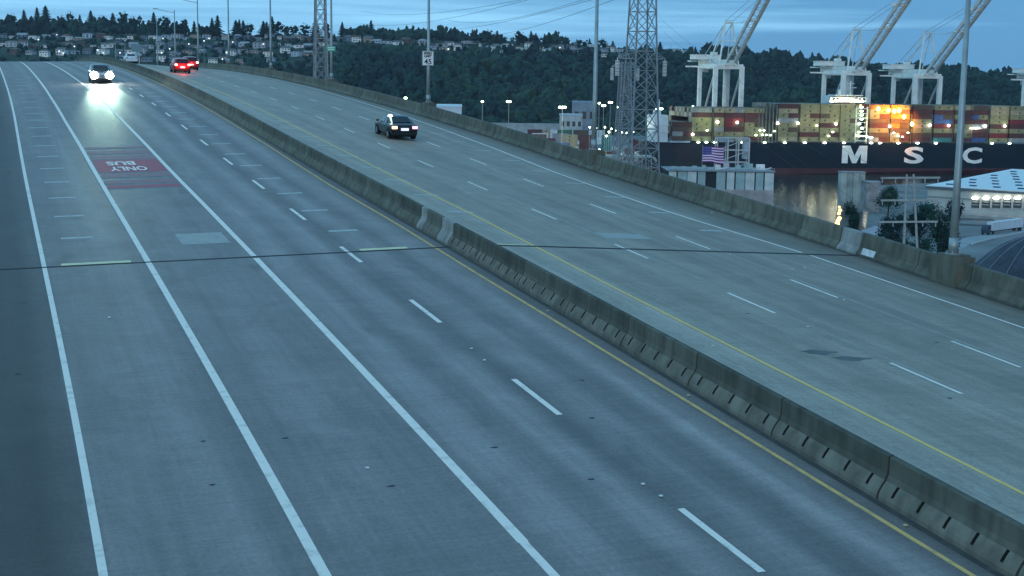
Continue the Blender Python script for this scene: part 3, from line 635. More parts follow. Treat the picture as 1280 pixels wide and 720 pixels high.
def make_tree(kindi, loc, h, wd=1.0, name=None):
    kd, cm, tm = TM[kindi]; o = empty(name or ('conifer_tree' if kd == 'conifer' else 'broadleaf_tree'), loc, random.uniform(0, 6)); o.scale = (h*wd, h*wd, h)
    link('crown', cm, o); link('trunk', tm, o); return o
# (pixel x, top y, 1 conifer / 0 broadleaf)
SKY_TREES = [(2, 22, 0), (18, 17, 0), (33, 12, 1), (49, 9, 1), (60, 7, 1), (78, 19, 0), (90, 14, 0), (102, 18, 1), (116, 13, 1), (130, 19, 0), (143, 16, 1), (155, 14, 0), (168, 20, 0), (194, 15, 1), (206, 19, 0), (222, 26, 1), (232, 24, 0), (244, 26, 1), (266, 22, 1), (273, 19, 1), (296, 25, 1), (300, 24, 1), (305, 25, 1), (313, 29, 0), (330, 26, 1), (334, 27, 1), (341, 20, 1), (348, 27, 0), (356, 31, 0), (368, 31, 0), (382, 29, 0), (395, 22, 1), (408, 29, 0), (428, 27, 1), (432, 34, 0), (447, 33, 1), (450, 33, 1), (459, 30, 1), (464, 25, 1), (473, 35, 0), (489, 36, 0), (498, 34, 1), (510, 37, 0), (518, 40, 0), (532, 36, 0), (541, 39, 0), (553, 39, 1), (562, 42, 0), (581, 44, 1), (590, 36, 1), (597, 43, 0), (611, 37, 0), (621, 38, 1), (629, 45, 0), (640, 46, 0), (648, 39, 0), (663, 38, 1), (669, 41, 1), (680, 42, 1), (686, 41, 1), (697, 48, 0), (722, 49, 0), (736, 48, 1), (752, 48, 0), (765, 51, 1), (824, 52, 1), (836, 60, 0), (848, 61, 0), (868, 58, 1), (880, 58, 0), (940, 66, 0), (948, 65, 0), (955, 67, 1), (966, 66, 1), (1014, 65, 1), (1025, 69, 1), (1061, 70, 1), (1188, 90, 0), (1200, 89, 0), (1215, 88, 0), (1223, 90, 0), (1237, 88, 0), (1246, 90, 0), (1262, 95, 0)]
items = []
for i, (px, py, con) in enumerate(SKY_TREES):
    b_ = BR-random.uniform(15, 60); g_ = hill(px, b_); top = PT(px, py, b_)
    h = max(9, top.z-g_.z+2); loc = Vector((g_.x, g_.y, top.z-h))
    o = make_tree(random.choice((0, 1, 2, 3)) if con else random.choice((4, 5, 6)), loc, h*1.02, random.uniform(1.1, 1.7) if con else random.uniform(1.1, 1.7)*min(1, 16/h))
    items.append((o, px, 'pointed dark conifer' if con else 'round leafy tree', 'tree', 'trees along the skyline'))
label_row(items, 'on the skyline')

# houses on the hill
def house_meshes(seed):
    rnd = random.Random(seed); w_, d_, h_ = rnd.uniform(9, 15), rnd.uniform(8, 10), rnd.choice((3.2, 5.6, 5.8, 6.2))
    wl = MB(); wl.box((0, 0, h_/2-2), (w_, d_, h_+4)); rf = MB(); o_ = .5; rh = rnd.uniform(1.3, 2.6)
    if seed % 2:    # gable
        vs = [(-w_/2-o_, -d_/2-o_, h_), (w_/2+o_, -d_/2-o_, h_), (w_/2+o_, d_/2+o_, h_), (-w_/2-o_, d_/2+o_, h_), (-w_/2-o_, 0, h_+rh), (w_/2+o_, 0, h_+rh)]
        rf.add(vs, [(0, 1, 5, 4), (2, 3, 4, 5), (0, 4, 3), (1, 2, 5), (3, 2, 1, 0)])
    else:
        vs = [(-w_/2-o_, -d_/2-o_, h_), (w_/2+o_, -d_/2-o_, h_), (w_/2+o_, d_/2+o_, h_), (-w_/2-o_, d_/2+o_, h_), (-w_/4, 0, h_+rh), (w_/4, 0, h_+rh)]
        rf.add(vs, [(0, 1, 5, 4), (2, 3, 4, 5), (0, 4, 3), (1, 2, 5), (3, 2, 1, 0)])
    wins = []
    for fl in range(2 if h_ > 5 else 1):
        nw = rnd.choice((2, 3)); 
        for k in range(nw):
            x = -w_/2+w_*(k+.5)/nw; wins.append((x, -d_/2-.03, 1.7+2.8*fl, rnd.uniform(1.3, 2.4), 1.3))
    win = MB(); win.box((0, 0, 0), (1, .08, 1)); 
    return wl, rf, wins, rh, h_
WALLS = [('white', (.82, .80, .76)), ('pale grey', (.40, .42, .44)), ('tan', (.36, .31, .26)), ('slate blue', (.16, .21, .27)), ('dark brown', (.12, .09, .08)), ('pale blue', (.40, .48, .55))]
ROOFS = [('grey', (.13, .135, .14)), ('dark', (.05, .05, .055)), ('brown', (.12, .085, .07)), ('pale', (.34, .35, .36))]
HM = [house_meshes(i) for i in range(6)]
winm = MB(); winm.box((0, 0, 0), (1, .1, 1)); WIN = winm.mesh('window', mat('house_window', (.02, .03, .04), .2, noise=0))
WINL = winm.mesh('window', em('house_window_lit', (1, .9, .7), 1.3))
wall_me = {}; roof_me = {}
def make_house(k, wi, ri, loc, rz, rnd):
    wl, rf, wins, rh, h_ = HM[k]
    if (k, wi) not in wall_me: wall_me[(k, wi)] = wl.mesh('wall', mat('house_wall_'+WALLS[wi][0].replace(' ', '_'), WALLS[wi][1], .8, noise=.15, scale=.3))
    if (k, ri) not in roof_me: roof_me[(k, ri)] = rf.mesh('roof', mat('house_roof_'+ROOFS[ri][0], ROOFS[ri][1], .85, noise=.2, scale=.5))
    o = empty('house', loc, rz); link('wall', wall_me[(k, wi)], o); link('roof', roof_me[(k, ri)], o)
    for x, y, z, a, c in wins:
        q = link('window', WINL if rnd.random() < .04 else WIN, o, (x, y, z)); q.scale = (a, 1, c)
    return o
def put_houses():
    rnd = random.Random(21); rows = {'top': [], 'upper': [], 'middle': [], 'lower': []}
    def add(px, py, row):
        # find b where hill projects to py
        lo, hi = 1320, BR-5
        for _ in range(25):
            m_ = (lo+hi)/2
            if pxof(hill(px, m_))[1] > py: lo = m_
            else: hi = m_
        k = rnd.randrange(6); wi = rnd.choice((0, 0, 0, 1, 1, 2, 3, 4, 5)); ri = rnd.choice((0, 0, 1, 2, 3))
        p = hill(px, lo); p.z -= .3
        o = make_house(k, wi, ri, p, math.atan2(-RIGHT.y, -RIGHT.x)+math.pi+rnd.uniform(-.5, .5), rnd)
        o.scale = (rnd.uniform(.9, 1.15),)*3
        rows[row].append((o, px, '%s %s-roofed house' % (WALLS[wi][0], ROOFS[ri][0]), 'house', 'houses on the hillside'))
    x = 6
    while x < 430: add(x, 48+rnd.uniform(-2, 2)+(x*.006), 'top'); x += rnd.uniform(10, 16)
    while x < 860: add(x, 52+(x-430)*.04+rnd.uniform(-1.5, 1.5), 'top'); x += rnd.uniform(9, 15)
    x = 4
    while x < 420: add(x, 58+rnd.uniform(-2, 2), 'upper'); x += rnd.uniform(11, 18)
    x = 540
    while x < 860: add(x, 57+(x-430)*.04+rnd.uniform(-1, 1.5), 'upper'); x += rnd.uniform(11, 22)
    x = 20
    while x < 400: add(x, 68+rnd.uniform(-2.5, 2.5), 'middle'); x += rnd.uniform(12, 22)
    x = 120
    while x < 340: add(x, 78+rnd.uniform(-3, 3), 'lower'); x += rnd.uniform(13, 24)
    for x in (1195, 1212, 1232, 1250, 1262, 1274, 1000, 1010): add(x, 99 if x > 1100 else 83, 'top')
    for r_, it in rows.items(): label_row(it, 'in the %s row' % r_)
put_houses()

# ------------------------------------------------------------------ light bulbs
E_w = em('lamp_white_lit', (.92, 1, .86), 14); E_g = em('lamp_green_white_lit', (.78, 1, .7), 9); E_o = em('sodium_lamp_lit', (1, .42, .08), 14)
sph = bmesh.new(); bmesh.ops.create_icosphere(sph, subdivisions=2, radius=1); SPH = {}
def bulb_mesh(m):
    if m.name not in SPH:
        me = bpy.data.meshes.new('bulb'); sph.to_mesh(me); me.materials.append(m); SPH[m.name] = me
    return SPH[m.name]
def bulb(parent, loc, r_, m, name='bulb', sc=(1, 1, 1)):
    o = link(name, bulb_mesh(m), parent, loc); o.scale = (r_*sc[0], r_*sc[1], r_*sc[2]); return o

# ------------------------------------------------------------------ containers
def container_mesh(L, m, logo=True, end=False):
    b = MB(); W_, H = 2.44, 2.72
    b.box((L/2, W_/2, H/2), (L, W_, H))
    n = 9
    for k in range(n):
        x = .5+(L-1)*(k+.5)/n; b.box((x, -.03, H/2), ((L-1)/n*.5, .06, H-.35))
    b.box((.06, -.04, H/2), (.12, .1, H)); b.box((L-.06, -.04, H/2), (.12, .1, H))
    if logo: b.box((L*.5, -.09, H*.52), (1.0, .04, 1.0), mi=1)
    return b.mesh('container', [m, mat('container_logo', (.05, .05, .05), .7, noise=0)])
CCOL = {'ochre': (.26, .24, .135), 'maroon': (.10, .04, .04), 'brown': (.10, .07, .055), 'blue': (.06, .11, .26), 'teal': (.05, .20, .19), 'grey': (.27, .28, .28), 'red': (.20, .035, .04), 'white': (.62, .64, .64), 'orange': (.42, .17, .05), 'green': (.06, .16, .09), 'tan': (.36, .30, .20)}
CM = {}
def cont(color, L):
    if (color, L) not in CM: CM[(color, L)] = container_mesh(L, mat('container_'+color, CCOL[color], .6, noise=.22, scale=.35), color in ('ochre', 'tan'))
    return CM[(color, L)]
DECKZ = shz(1040, 179)
SR = random.Random(77)
def put_stack(x0, L, y, z0, cols, where, group):
    for k, c_ in enumerate(cols):
        if not c_: continue
        if L > 10 and SR.random() < .38:
            for h_ in (0, 1):
                c2 = c_ if h_ == 0 else SR.choice(('ochre', 'brown', 'grey', 'maroon', c_))
                o = link('container', cont(c2, 6.06), None, SH(x0+6.13*h_, y, z0+2.8*k), SRZ)
                tag(o, 'short %s container, %s half of tier %s, %s' % (c2, ('left', 'right')[h_], ['one', 'two', 'three', 'four', 'five', 'six', 'seven', 'eight', 'nine'][k], where), 'container', group)
            continue
        o = link('container', cont(c_, L), None, SH(x0, y, z0+2.8*k), SRZ)
        tag(o, '%s container, tier %s, %s' % (c_, ['one', 'two', 'three', 'four', 'five', 'six', 'seven', 'eight', 'nine'][k], where), 'container', group)
O = 'ochre'
def cl(s_): 
    d = {'o': 'ochre', 'm': 'maroon', 'b': 'brown', 'u': 'blue', 't': 'teal', 'g': 'grey', 'r': 'red', 'w': 'white', 'a': 'orange', 'n': 'green', 'y': 'tan', '.': None}
    return [d[c_] for c_ in s_]
# (pixel left, length, tiers bottom to top, phrase)
BAYS = [(841, 6.06, 'bgbm', 'small stern stack just left of the ochre stacks'), (852, 6.06, 'bmbm', 'second small stern stack from the white stern house'),
        (864, 12.19, 'obooo mg'.replace(' ', ''), 'stack over the striped flag'), (892, 6.06, 'bogoomy', 'narrow stack right of the flag stack'),
        (905, 12.19, 'oomrrmy', 'stack with two red tiers'), (930, 12.19, 'mooommo', 'stack left of lashing tower'),
        (972, 12.19, 'yooogoyb'.replace('b', 'm'), 'stack right of lashing tower'), (999, 12.19, 'omooooooo'[:8], 'two stacks left of bridge house'), (1024, 12.19, 'ooomoboo', 'stack left of bridge house'),
        (1049, 12.19, 'oooooooo', 'stack under the lit bridge house'), (1086, 12.19, 'gbomboya'[:8], 'stack right of green-lit column'),
        (1112, 12.19, 'ogbabaaa', 'orange-lit stack left of S'), (1140, 12.19, 'mboyommb', 'stack above the letter S'), (1166, 12.19, 'tmoruumo', 'stack with teal bottom and blue tier'),
        (1192, 12.19, 'mbyomoby', 'stack behind the nearest lamp post'), (1210, 12.19, 'ummgmumb', 'stack right of nearest lamp post'), (1236, 12.19, 'oromooyy', 'stack right of letter C'), (1261, 12.19, 'gmomroyo', 'last stack at the right edge')]
for px, L, cols, wh in BAYS:
    put_stack(shx(px, .6), L, .6, DECKZ+.9, cl(cols), wh, 'containers stacked on the ship')
# rows behind the outer row, one mass per colour
mb = {c_: MB() for c_ in ('ochre', 'maroon', 'brown', 'grey')}; rnd = random.Random(9)
for px, L, cols, wh in BAYS:
    x0 = shx(px, .6)
    for row in range(1, 17):
        for k in range(max(1, len(cols)-rnd.choice((0, 0, 1)))):
            if row in (1, 2, 15, 16) or k >= len(cols)-2:
                p = SH(x0+L/2, .6+2.6*row+1.22, DECKZ+.9+2.8*k+1.36); mb[rnd.choice(('ochre', 'ochre', 'maroon', 'brown', 'grey'))].box(p, (L, 2.44, 2.72), SRZ)
for c_, m_ in mb.items():
    o = m_.obj('container_mass', mat('container_'+c_, CCOL[c_])); o['kind'] = 'stuff'; o['label'] = '%s containers in the rows behind the outer row on the ship' % c_

# ------------------------------------------------------------------ ship
ship = empty('container_ship', SO, SRZ); tag(ship, 'huge black-hulled container ship with white lettering moored across the harbour', 'ship')
X0 = shx(818); XE = X0+330
M_hull = mat('black_hull_paint', (.0035, .009, .018), .45, noise=.3, scale=.06, spec=.4); M_boot = mat('red_boot_topping', (.085, .03, .035), .6, noise=.35, scale=.08)
def hull(zb, zt, m, nm, inset=0):
    st = [(X0, 20, .0), (X0+3, 8, 0), (X0+14, 2.2, 0), (X0+30, 0, 0), (XE-60, 0, 0), (XE-25, 8, 0), (XE, 24, 0)]
    b = MB(); vs = []
    for x, y, _ in st:
        fl = 0 if X0+20 < x < XE-70 else (3 if zb < 2 else 0)
        vs += [(x, y+fl+inset, zb), (x, y+inset, zt), (x, 50-y-inset, zt), (x, 50-y-fl-inset, zb)]
    n = len(st); fs = []
    for i in range(n-1):
        for j in range(4): fs.append((i*4+j, (i+1)*4+j, (i+1)*4+(j+1) % 4, i*4+(j+1) % 4))
    fs += [(3, 2, 1, 0), (n*4-4, n*4-3, n*4-2, n*4-1)]
    b.add(vs, fs); return b.obj(nm, m, ship)
hull(3.6, DECKZ, M_hull, 'hull'); hull(-1, 3.6, M_boot, 'boot_stripe', .03)
b = MB(); b.box(((X0+XE)/2, .15, DECKZ+.55), (XE-X0-60, .1, .08)); b.box(((X0+XE)/2, .15, DECKZ+1.1), (XE-X0-60, .1, .08))
for k in range(110): b.box((X0+30+k*2.6, .15, DECKZ+.55), (.08, .08, 1.1))
M_whs = mat('ship_white_paint', (.66, .70, .70), .5, noise=.15, scale=.2)
b.obj('deck_rail', mat('ship_rail_paint', (.32, .36, .34), .6, noise=0), ship)
def ship_letter(ch, pxl, pxr, pyt, pyb):
    if ch == 'M':      # block capital with heavy uprights
        me = bpy.data.meshes.new('hull_lettering'); q = [(0, 0), (2.5, 0), (2.5, 5.6), (4.3, 0), (6.1, 0), (7.9, 5.6), (7.9, 0), (10.4, 0), (10.4, 10), (7.1, 10), (5.2, 4.2), (3.3, 10), (0, 10)]; n = len(q)
        me.from_pydata([(x, y, 0) for x, y in q]+[(x, y, .03) for x, y in q], [], [(0, 1, 2, 11, 12), (2, 3, 10, 11), (3, 4, 10), (4, 5, 9, 10), (5, 6, 7, 8, 9)]+[(a_+n, b_+n, c_+n) if False else tuple(i+n for i in f)[::-1] for f in ((0, 1, 2, 11, 12), (2, 3, 10, 11), (3, 4, 10), (4, 5, 9, 10), (5, 6, 7, 8, 9)) for a_, b_, c_ in ((0, 0, 0),)]); me.update()
    else: me = text_mesh(ch, 10, .03, .30)
    co = np.array([v.co[:] for v in me.vertices]); lo, hi = co.min(0), co.max(0)
    x0, x1 = shx(pxl), shx(pxr); z1, z0 = shz(pxl, pyt), shz(pxl, pyb)
    for v in me.vertices:
        u = (v.co.x-lo[0])/(hi[0]-lo[0]); w_ = (v.co.y-lo[1])/(hi[1]-lo[1]); d = v.co.z
        v.co = (x0+(x1-x0)*u, -.06-d, z0+(z1-z0)*w_)
    me.materials.clear(); me.materials.append(mat('white_letter_paint', (.92, .88, .82), .5, noise=.1, scale=.3)); link('hull_lettering', me, ship)
ship_letter('M', 1053, 1084.5, 182, 204); ship_letter('S', 1131, 1155.5, 183.5, 204.5); ship_letter('C', 1204, 1228.5, 184, 204.5)
# stern house
b = MB(); xa, xb = shx(820), shx(837); zt = shz(825, 144); b.box(((xa+xb)/2, 12, (DECKZ+zt)/2), (xb-xa, 16, zt-DECKZ)); b.box(((xa+xb)/2-1, 10, zt+1.5), (4, 3, 3)); b.box(((xa+xb)/2, 3.8, DECKZ+6), (xb-xa+2, .3, .5)); b.box(((xa+xb)/2, 3.8, DECKZ+10), (xb-xa+2, .3, .5))
b.obj('stern_house', M_whs, ship)
b = MB(); xa, xb = shx(838), shx(863); b.box(((xa+xb)/2, 4, DECKZ+.4), (xb-xa, 7, 1.0)); b.obj('deck_house', mat('ship_pale_blue', (.35, .45, .52), .6, noise=.2, scale=.3), ship)
b = MB(); xm = (shx(829)); b.tube([(xm, 10, zt+3), (xm, 10, zt+9)], .25, 6); b.beam((xm-2, 10, zt+7), (xm+2, 10, zt+7), .2); b.obj('stern_mast', M_whs, ship)
# grey lashing tower / funnel
b = MB(); xa, xb = shx(948), shx(970); zt = shz(960, 132)
for k in range(6): 
    x = xa+(xb-xa)*k/5; b.box((x, 1.5, (DECKZ+zt)/2), (.7, 2.0, zt-DECKZ))
for k in range(7): b.box(((xa+xb)/2, 2.0, DECKZ+.5+k*(zt-DECKZ-1)/6), (xb-xa, 1.2, .35))
b.box(((xa+xb)/2, 8, (DECKZ+zt)/2-1), (xb-xa-1, 9, zt-DECKZ-2)); b.obj('lashing_tower', mat('lashing_grey', (.15, .16, .14), .7, noise=.3, scale=.3), ship)
# lashing bridges between bays
for px in (891.0, 903, 997.5, 1083.5, 1110.5, 1138.5, 1164.5, 1190.5, 1234.5):
    b = MB(); x = shx(px, .6)-.3; 
    for y in (.8, 3.2): b.box((x, y, DECKZ+9), (.35, .35, 18))
    for k in range(6): b.box((x, 2, DECKZ+2.8*(k+1)), (.5, 2.6, .2))
    b.obj('lashing_bridge', mat('lashing_grey', (.15, .16, .14)), ship)
# bridge house with wings, lit
BX0, BX1 = shx(1036, 8), shx(1082, 8); bz0 = DECKZ+22; bz1 = shz(1055, 120, 8)
b = MB(); b.box(((BX0+BX1)/2, 24, (DECKZ+bz1)/2), ((BX1-BX0)*.55, 20, bz1-DECKZ)); b.box(((BX0+BX1)/2, 14, bz1-2.3), (BX1-BX0, 10, 3.0)); b.box(((BX0+BX1)/2, 14, bz1+.4), (BX1-BX0-6, 11, .5))
sup = b.obj('bridge_house', M_whs, ship)
b = MB()
for k in range(9): b.box((BX0+2.2+k*(BX1-BX0-4.4)/8, 8.9, bz1-2.0), (1.5, .2, 1.3))
b.obj('bridge_window', mat('ship_glass', (.03, .04, .05), .15, noise=0), sup)
b = MB(); xm = (BX0+BX1)/2+4; b.tube([(xm, 16, bz1), (xm, 16, bz1+9)], .4, 8); b.beam((xm-4, 16, bz1+5), (xm+4, 16, bz1+5), .3); b.beam((xm-2.5, 16, bz1+7.5), (xm+2.5, 16, bz1+7.5), .3); b.tube([(xm-7, 16, bz1), (xm-7, 16, bz1+4)], .9, 8)
b.obj('radar_mast', M_whs, ship)
def slamp(px, py, y, r_, m=E_w, sc=(1, 1, 1)):
    x = shx(px, y, py); z = shz(px, py, y); return bulb(ship, (x, y, z), r_, m, 'deck_lamp', sc)
for px in (873, 883, 893.5, 928, 956, 981, 1006, 1031, 1055, 1089, 1100, 1123, 1147, 1170, 1240, 1262): slamp(px, 178+(px-900)*.004, -.8, .55, E_g if px < 990 or px > 1200 else E_w, (2.0, 1, .8))
for px, py in ((897, 152.5), (921.5, 153), (972, 154), (997.5, 154), (1045, 155), (1162.5, 156.5), (1186, 157), (1231.5, 157.5), (1256, 157.5), (866, 168), (1112, 158)): slamp(px, py, -.4, .75)
for px, py in ((950, 163), (955, 163), (968, 164), (953, 168.5), (958, 168.5), (963, 169), (945, 169), (1036, 170), (1041, 165), (1117, 166), (1123, 170), (1128, 171), (1135, 166), (884, 163), (1021, 157)): slamp(px, py, -.4, .5, E_g, (1.5, 1, .8))
for k in range(7): slamp(1040+k*6.2, 124+abs(k-3)*.8, 8.2, .8, em('lamp_warm_lit', (1, .82, .5), 16), (1.6, 1, .8))
for k in range(6): slamp(1038+k*7.5, 131.5, 8.0, .5, em('lamp_orange_small', (1, .45, .12), 9), (1.6, 1, .7))
b = MB(); xa, xb = shx(1069), shx(1083); 
for k in range(8): b.box(((xa+xb)/2, .6, DECKZ+1.5+k*2.75), (xb-xa-1, 1.0, .35))
b.box((xa, .8, DECKZ+11), (.5, .8, 22)); b.box((xb, .8, DECKZ+11), (.5, .8, 22)); b.obj('stair_tower', M_whs, ship)
for py in (134, 139, 144, 149, 155, 160.5, 165, 170): slamp(1074+(py*7 % 5), py, .0, .62, E_g, (1.8, .7, .9))
for px, py in ((1072, 170), (1078, 170), (1084, 171), (1089, 172)): slamp(px, py, -.3, .6, E_w, (2, .7, .6))
slamp(1219, 160.5, -.5, .45, E_w, (9, .5, .5))
for loc, en, co in ((SH(shx(1118), -8, DECKZ+24), 26000, (1, .36, .05)), (SH(shx(1132), -6, DECKZ+19), 9000, (1, .40, .07)), (SH(shx(1100), -7, DECKZ+22), 12000, (1, .48, .12)), (SH(shx(1075), -6, DECKZ+14), 7000, (.75, 1, .7)), (SH(shx(1058), -2, DECKZ+29), 7000, (1, .8, .45)),
                    (SH(shx(880), -7, DECKZ+14), 4500, (.85, 1, .5)), (SH(shx(935), -10, DECKZ+12), 4000, (1, .95, .6)), (SH(shx(1010), -10, DECKZ+13), 5000, (1, .95, .6)), (SH(shx(1040), -10, DECKZ+16), 5000, (1, .95, .6)), (SH(shx(1180), -10, DECKZ+14), 4500, (1, .95, .6)), (SH(shx(1245), -10, DECKZ+14), 4500, (1, .95, .6))):
    big = en > 8000
    l_ = bpy.data.lights.new('ship_floodlight', 'SPOT' if big else 'POINT'); l_.energy = en*(4.2 if big else .36); l_.color = co; l_.shadow_soft_size = .6; lo_ = bpy.data.objects.new('ship_floodlight', l_); LINK(lo_); lo_.location = loc
    if big: l_.spot_size = R(72); l_.spot_blend = .8; lo_.location = loc-sy_*8+zz*4; lo_.rotation_euler = (sy_*.80-zz*.60).to_track_quat('-Z', 'Y').to_euler()
for px, py in ((1111, 138), (1118, 139), (1124, 138), (1130, 146), (1098, 136), (1140, 155)): slamp(px, py, -.5, 1.0 if px < 1135 else .9, E_o if px < 1135 else em('lamp_yellow_lit', (1, .85, .3), 9), (1.3, .6, 1.5))

# ------------------------------------------------------------------ quay cranes
M_cr = mat('crane_pale_paint', (.82, .80, .74), .5, noise=.15, scale=.2); M_cr2 = mat('crane_grey_paint', (.50, .50, .48), .5, noise=.15, scale=.2)
YW, YL = 56.0, 86.0       # waterside and landside rails (local y)
M_cr3 = mat('crane_boom_paint', (.50, .50, .49), .5, noise=.2, scale=.3)
def crane(pxw, pyg, boom_px, boom_py, look):
    """pxw: pixel x of the nearer frame's waterside leg; pyg: pixel y of the portal top"""
    def lx(px, y): return shx(px, y, 100)
    xr = lx(pxw, YW); xl = xr-17.5; zt = shz(pxw, pyg, YW); zg = LZ-WZ
    o = empty('quay_crane', SH((xl+xr)/2, (YW+YL)/2, zg), SRZ); tag(o, look, 'crane', 'quay cranes behind the ship')
    cx, cy = (xl+xr)/2, (YW+YL)/2
    def q(x, y, z): return (x-cx, y-cy, z-zg)
    for x in (xl, xr):
        for y in (YW, YL):
            b = MB(); b.beam(q(x, y, zg), q(x, y, zt), 2.6 if y == YW else 2.3); b.box(q(x, y, zg+.9), (5, 1.6, 1.8)); b.obj('leg', M_cr, o)
        b = MB(); b.beam(q(x, YL-1, zg+17), q(x, YW+1, zt-3), 1.0); b.obj('diagonal_brace', M_cr2, o)
        b = MB(); b.beam(q(x, YW, zg+16), q(x, YL, zg+16), 1.3, 1.8); b.obj('side_beam', M_cr, o); b = MB(); b.beam(q(x, YW, zt), q(x, YL, zt), 1.7, 2.6); b.obj('side_beam', M_cr, o)
    for y in (YW, YL):
        b = MB(); b.beam(q(xl, y, zt-.5), q(xr, y, zt-.5), 1.6, 2.6); b.obj('portal_beam', M_cr, o); b = MB(); b.beam(q(xl, y, zg+16), q(xr, y, zg+16), 1.3, 1.8); b.obj('portal_beam', M_cr, o)
    xm = cx
    b = MB()
    for dx in (-2.7, 2.7): b.beam(q(xm+dx, YW-4, zt+2.4), q(xm+dx, YL+19, zt+2.4), 1.6, 3.4)
    for k in range(7): b.beam(q(xm-2.7, YW-2+k*8, zt+2.4), q(xm+2.7, YW-2+k*8, zt+2.4), .5)
    b.obj('main_girder', M_cr, o)
    b = MB(); b.box(q(xm-4, YL+4, zt+5.8), (17, 12, 2.8)); b.box(q(xm-4, YL+4, zt+7.4), (18, 13, .3)); b.box(q(xm+1, YL+2, zt+8.4), (4, 3, 1.8)); mh = b.obj('machinery_house', M_cr, o)
    b = MB(); b.box(q(xm-4.5, YL+1.4, zt-.2), (27, 1.4, 1.0)); b.obj('walkway', M_cr, o); b = MB(); b.box(q(xm-3, YL+14, zt+3.4), (17, 8, .7)); b.obj('service_platform', M_cr, o)
    b = MB(); b.box(q(xm-1.5, YL+12, zt-2.2), (4, 4, 3)); b.obj('operator_cab', M_cr2, o)
    # boom, raised; direction chosen in the crane's own plane plus rise
    hg = Vector(q(xm, YW-3, zt+2.6)); el = R(boom_py)
    bd = Vector((0, -math.cos(el), math.sin(el))); Lb = 82; bu = Vector((0, math.sin(el), math.cos(el)))
    b = MB()
    for dx in (-2.7, 2.7): b.beam(hg+Vector((dx, 0, 0)), hg+Vector((dx, 0, 0))+bd*Lb, 1.5 if dx > 0 else 1.1, 2.4)
    bo = b.obj('boom', M_cr3, o)
    b = MB(); 
    for k in range(14): 
        a = hg+bd*(2+k*5.7); b.beam(a+Vector((-2.7, 0, 0)), a+Vector((2.7, 0, 0)), .45)
        if k < 13: b.beam(a+Vector((-2.7, 0, 0)), a+bd*5.7+Vector((2.7, 0, 0)), .28)
    b.obj('boom_bracing', M_cr2, bo)
    b = MB(); t_ = hg+bd*(Lb*.52); b.box(t_+bu*.5, (7.5, 2.5, .6)); b.obj('boom_platform', M_cr, bo); b = MB(); t_ = hg+bd*64; b.box(t_+bu*1.6, (9, 3, 1.6)); b.obj('boom_platform', M_cr, bo)
    # apex frame and stays
    ap = Vector(q(xm, YW+3, zt+27))
    b = MB()
    for dx in (-1, 1):
        b.beam(Vector(q(xm+dx*6.5, YW, zt)), ap+Vector((dx*2.4, 0, 0)), .8); b.beam(Vector(q(xm+dx*6.5, YL-8, zt)), ap+Vector((dx*2.2, 1, 0)), .55)
    b.beam(ap+Vector((-2.6, 0, 0)), ap+Vector((2.6, 0, 0)), .9, 1.2); b.box(ap+Vector((0, 0, 1.3)), (6, 3, .3)); b.beam(ap+Vector((-4.2, 0, -11)), ap+Vector((4.2, 0, -11)), .5)
    b.obj('apex_frame', M_cr, o)
    b = MB()
    for dx in (-2.4, 2.4):
        b.tube([ap+Vector((dx, 0, 0)), Vector(q(xm+dx, YL+17, zt+3.4))], .28, 5); b.tube([ap+Vector((dx, 0, 0)), ap*.45+(hg+bd*Lb*.55)*.55+Vector((dx, 0, -3))*.5, hg+bd*(Lb*.55)+Vector((dx, 0, 0))], .16, 5)
        b.tube([ap+Vector((dx, 0, 1)), hg+bd*(Lb*.95)+Vector((dx, 0, 0))], .16, 5)
    b.obj('stay', M_cr2, o)
    b = MB(); b.beam(Vector(q(xr+1, YL-3, zg+2)), Vector(q(xr+1, YL-3, zt)), 1.6); b.obj('lift_shaft', M_cr2, o)
    return o
crane(927, 83, 0, 34.5, 'leftmost pale quay crane, boom raised, standing right of the big pylon')
crane(1086, 91, 0, 34.5, 'middle pale quay crane with raised boom, standing above the lit bridge house')
crane(1175, 95, 0, 34.5, 'right-hand pale quay crane with raised boom, standing above the letter S')
crane(1342, 100, 0, 34.5, 'pale quay crane cut off by the right picture edge, only its left leg in view')

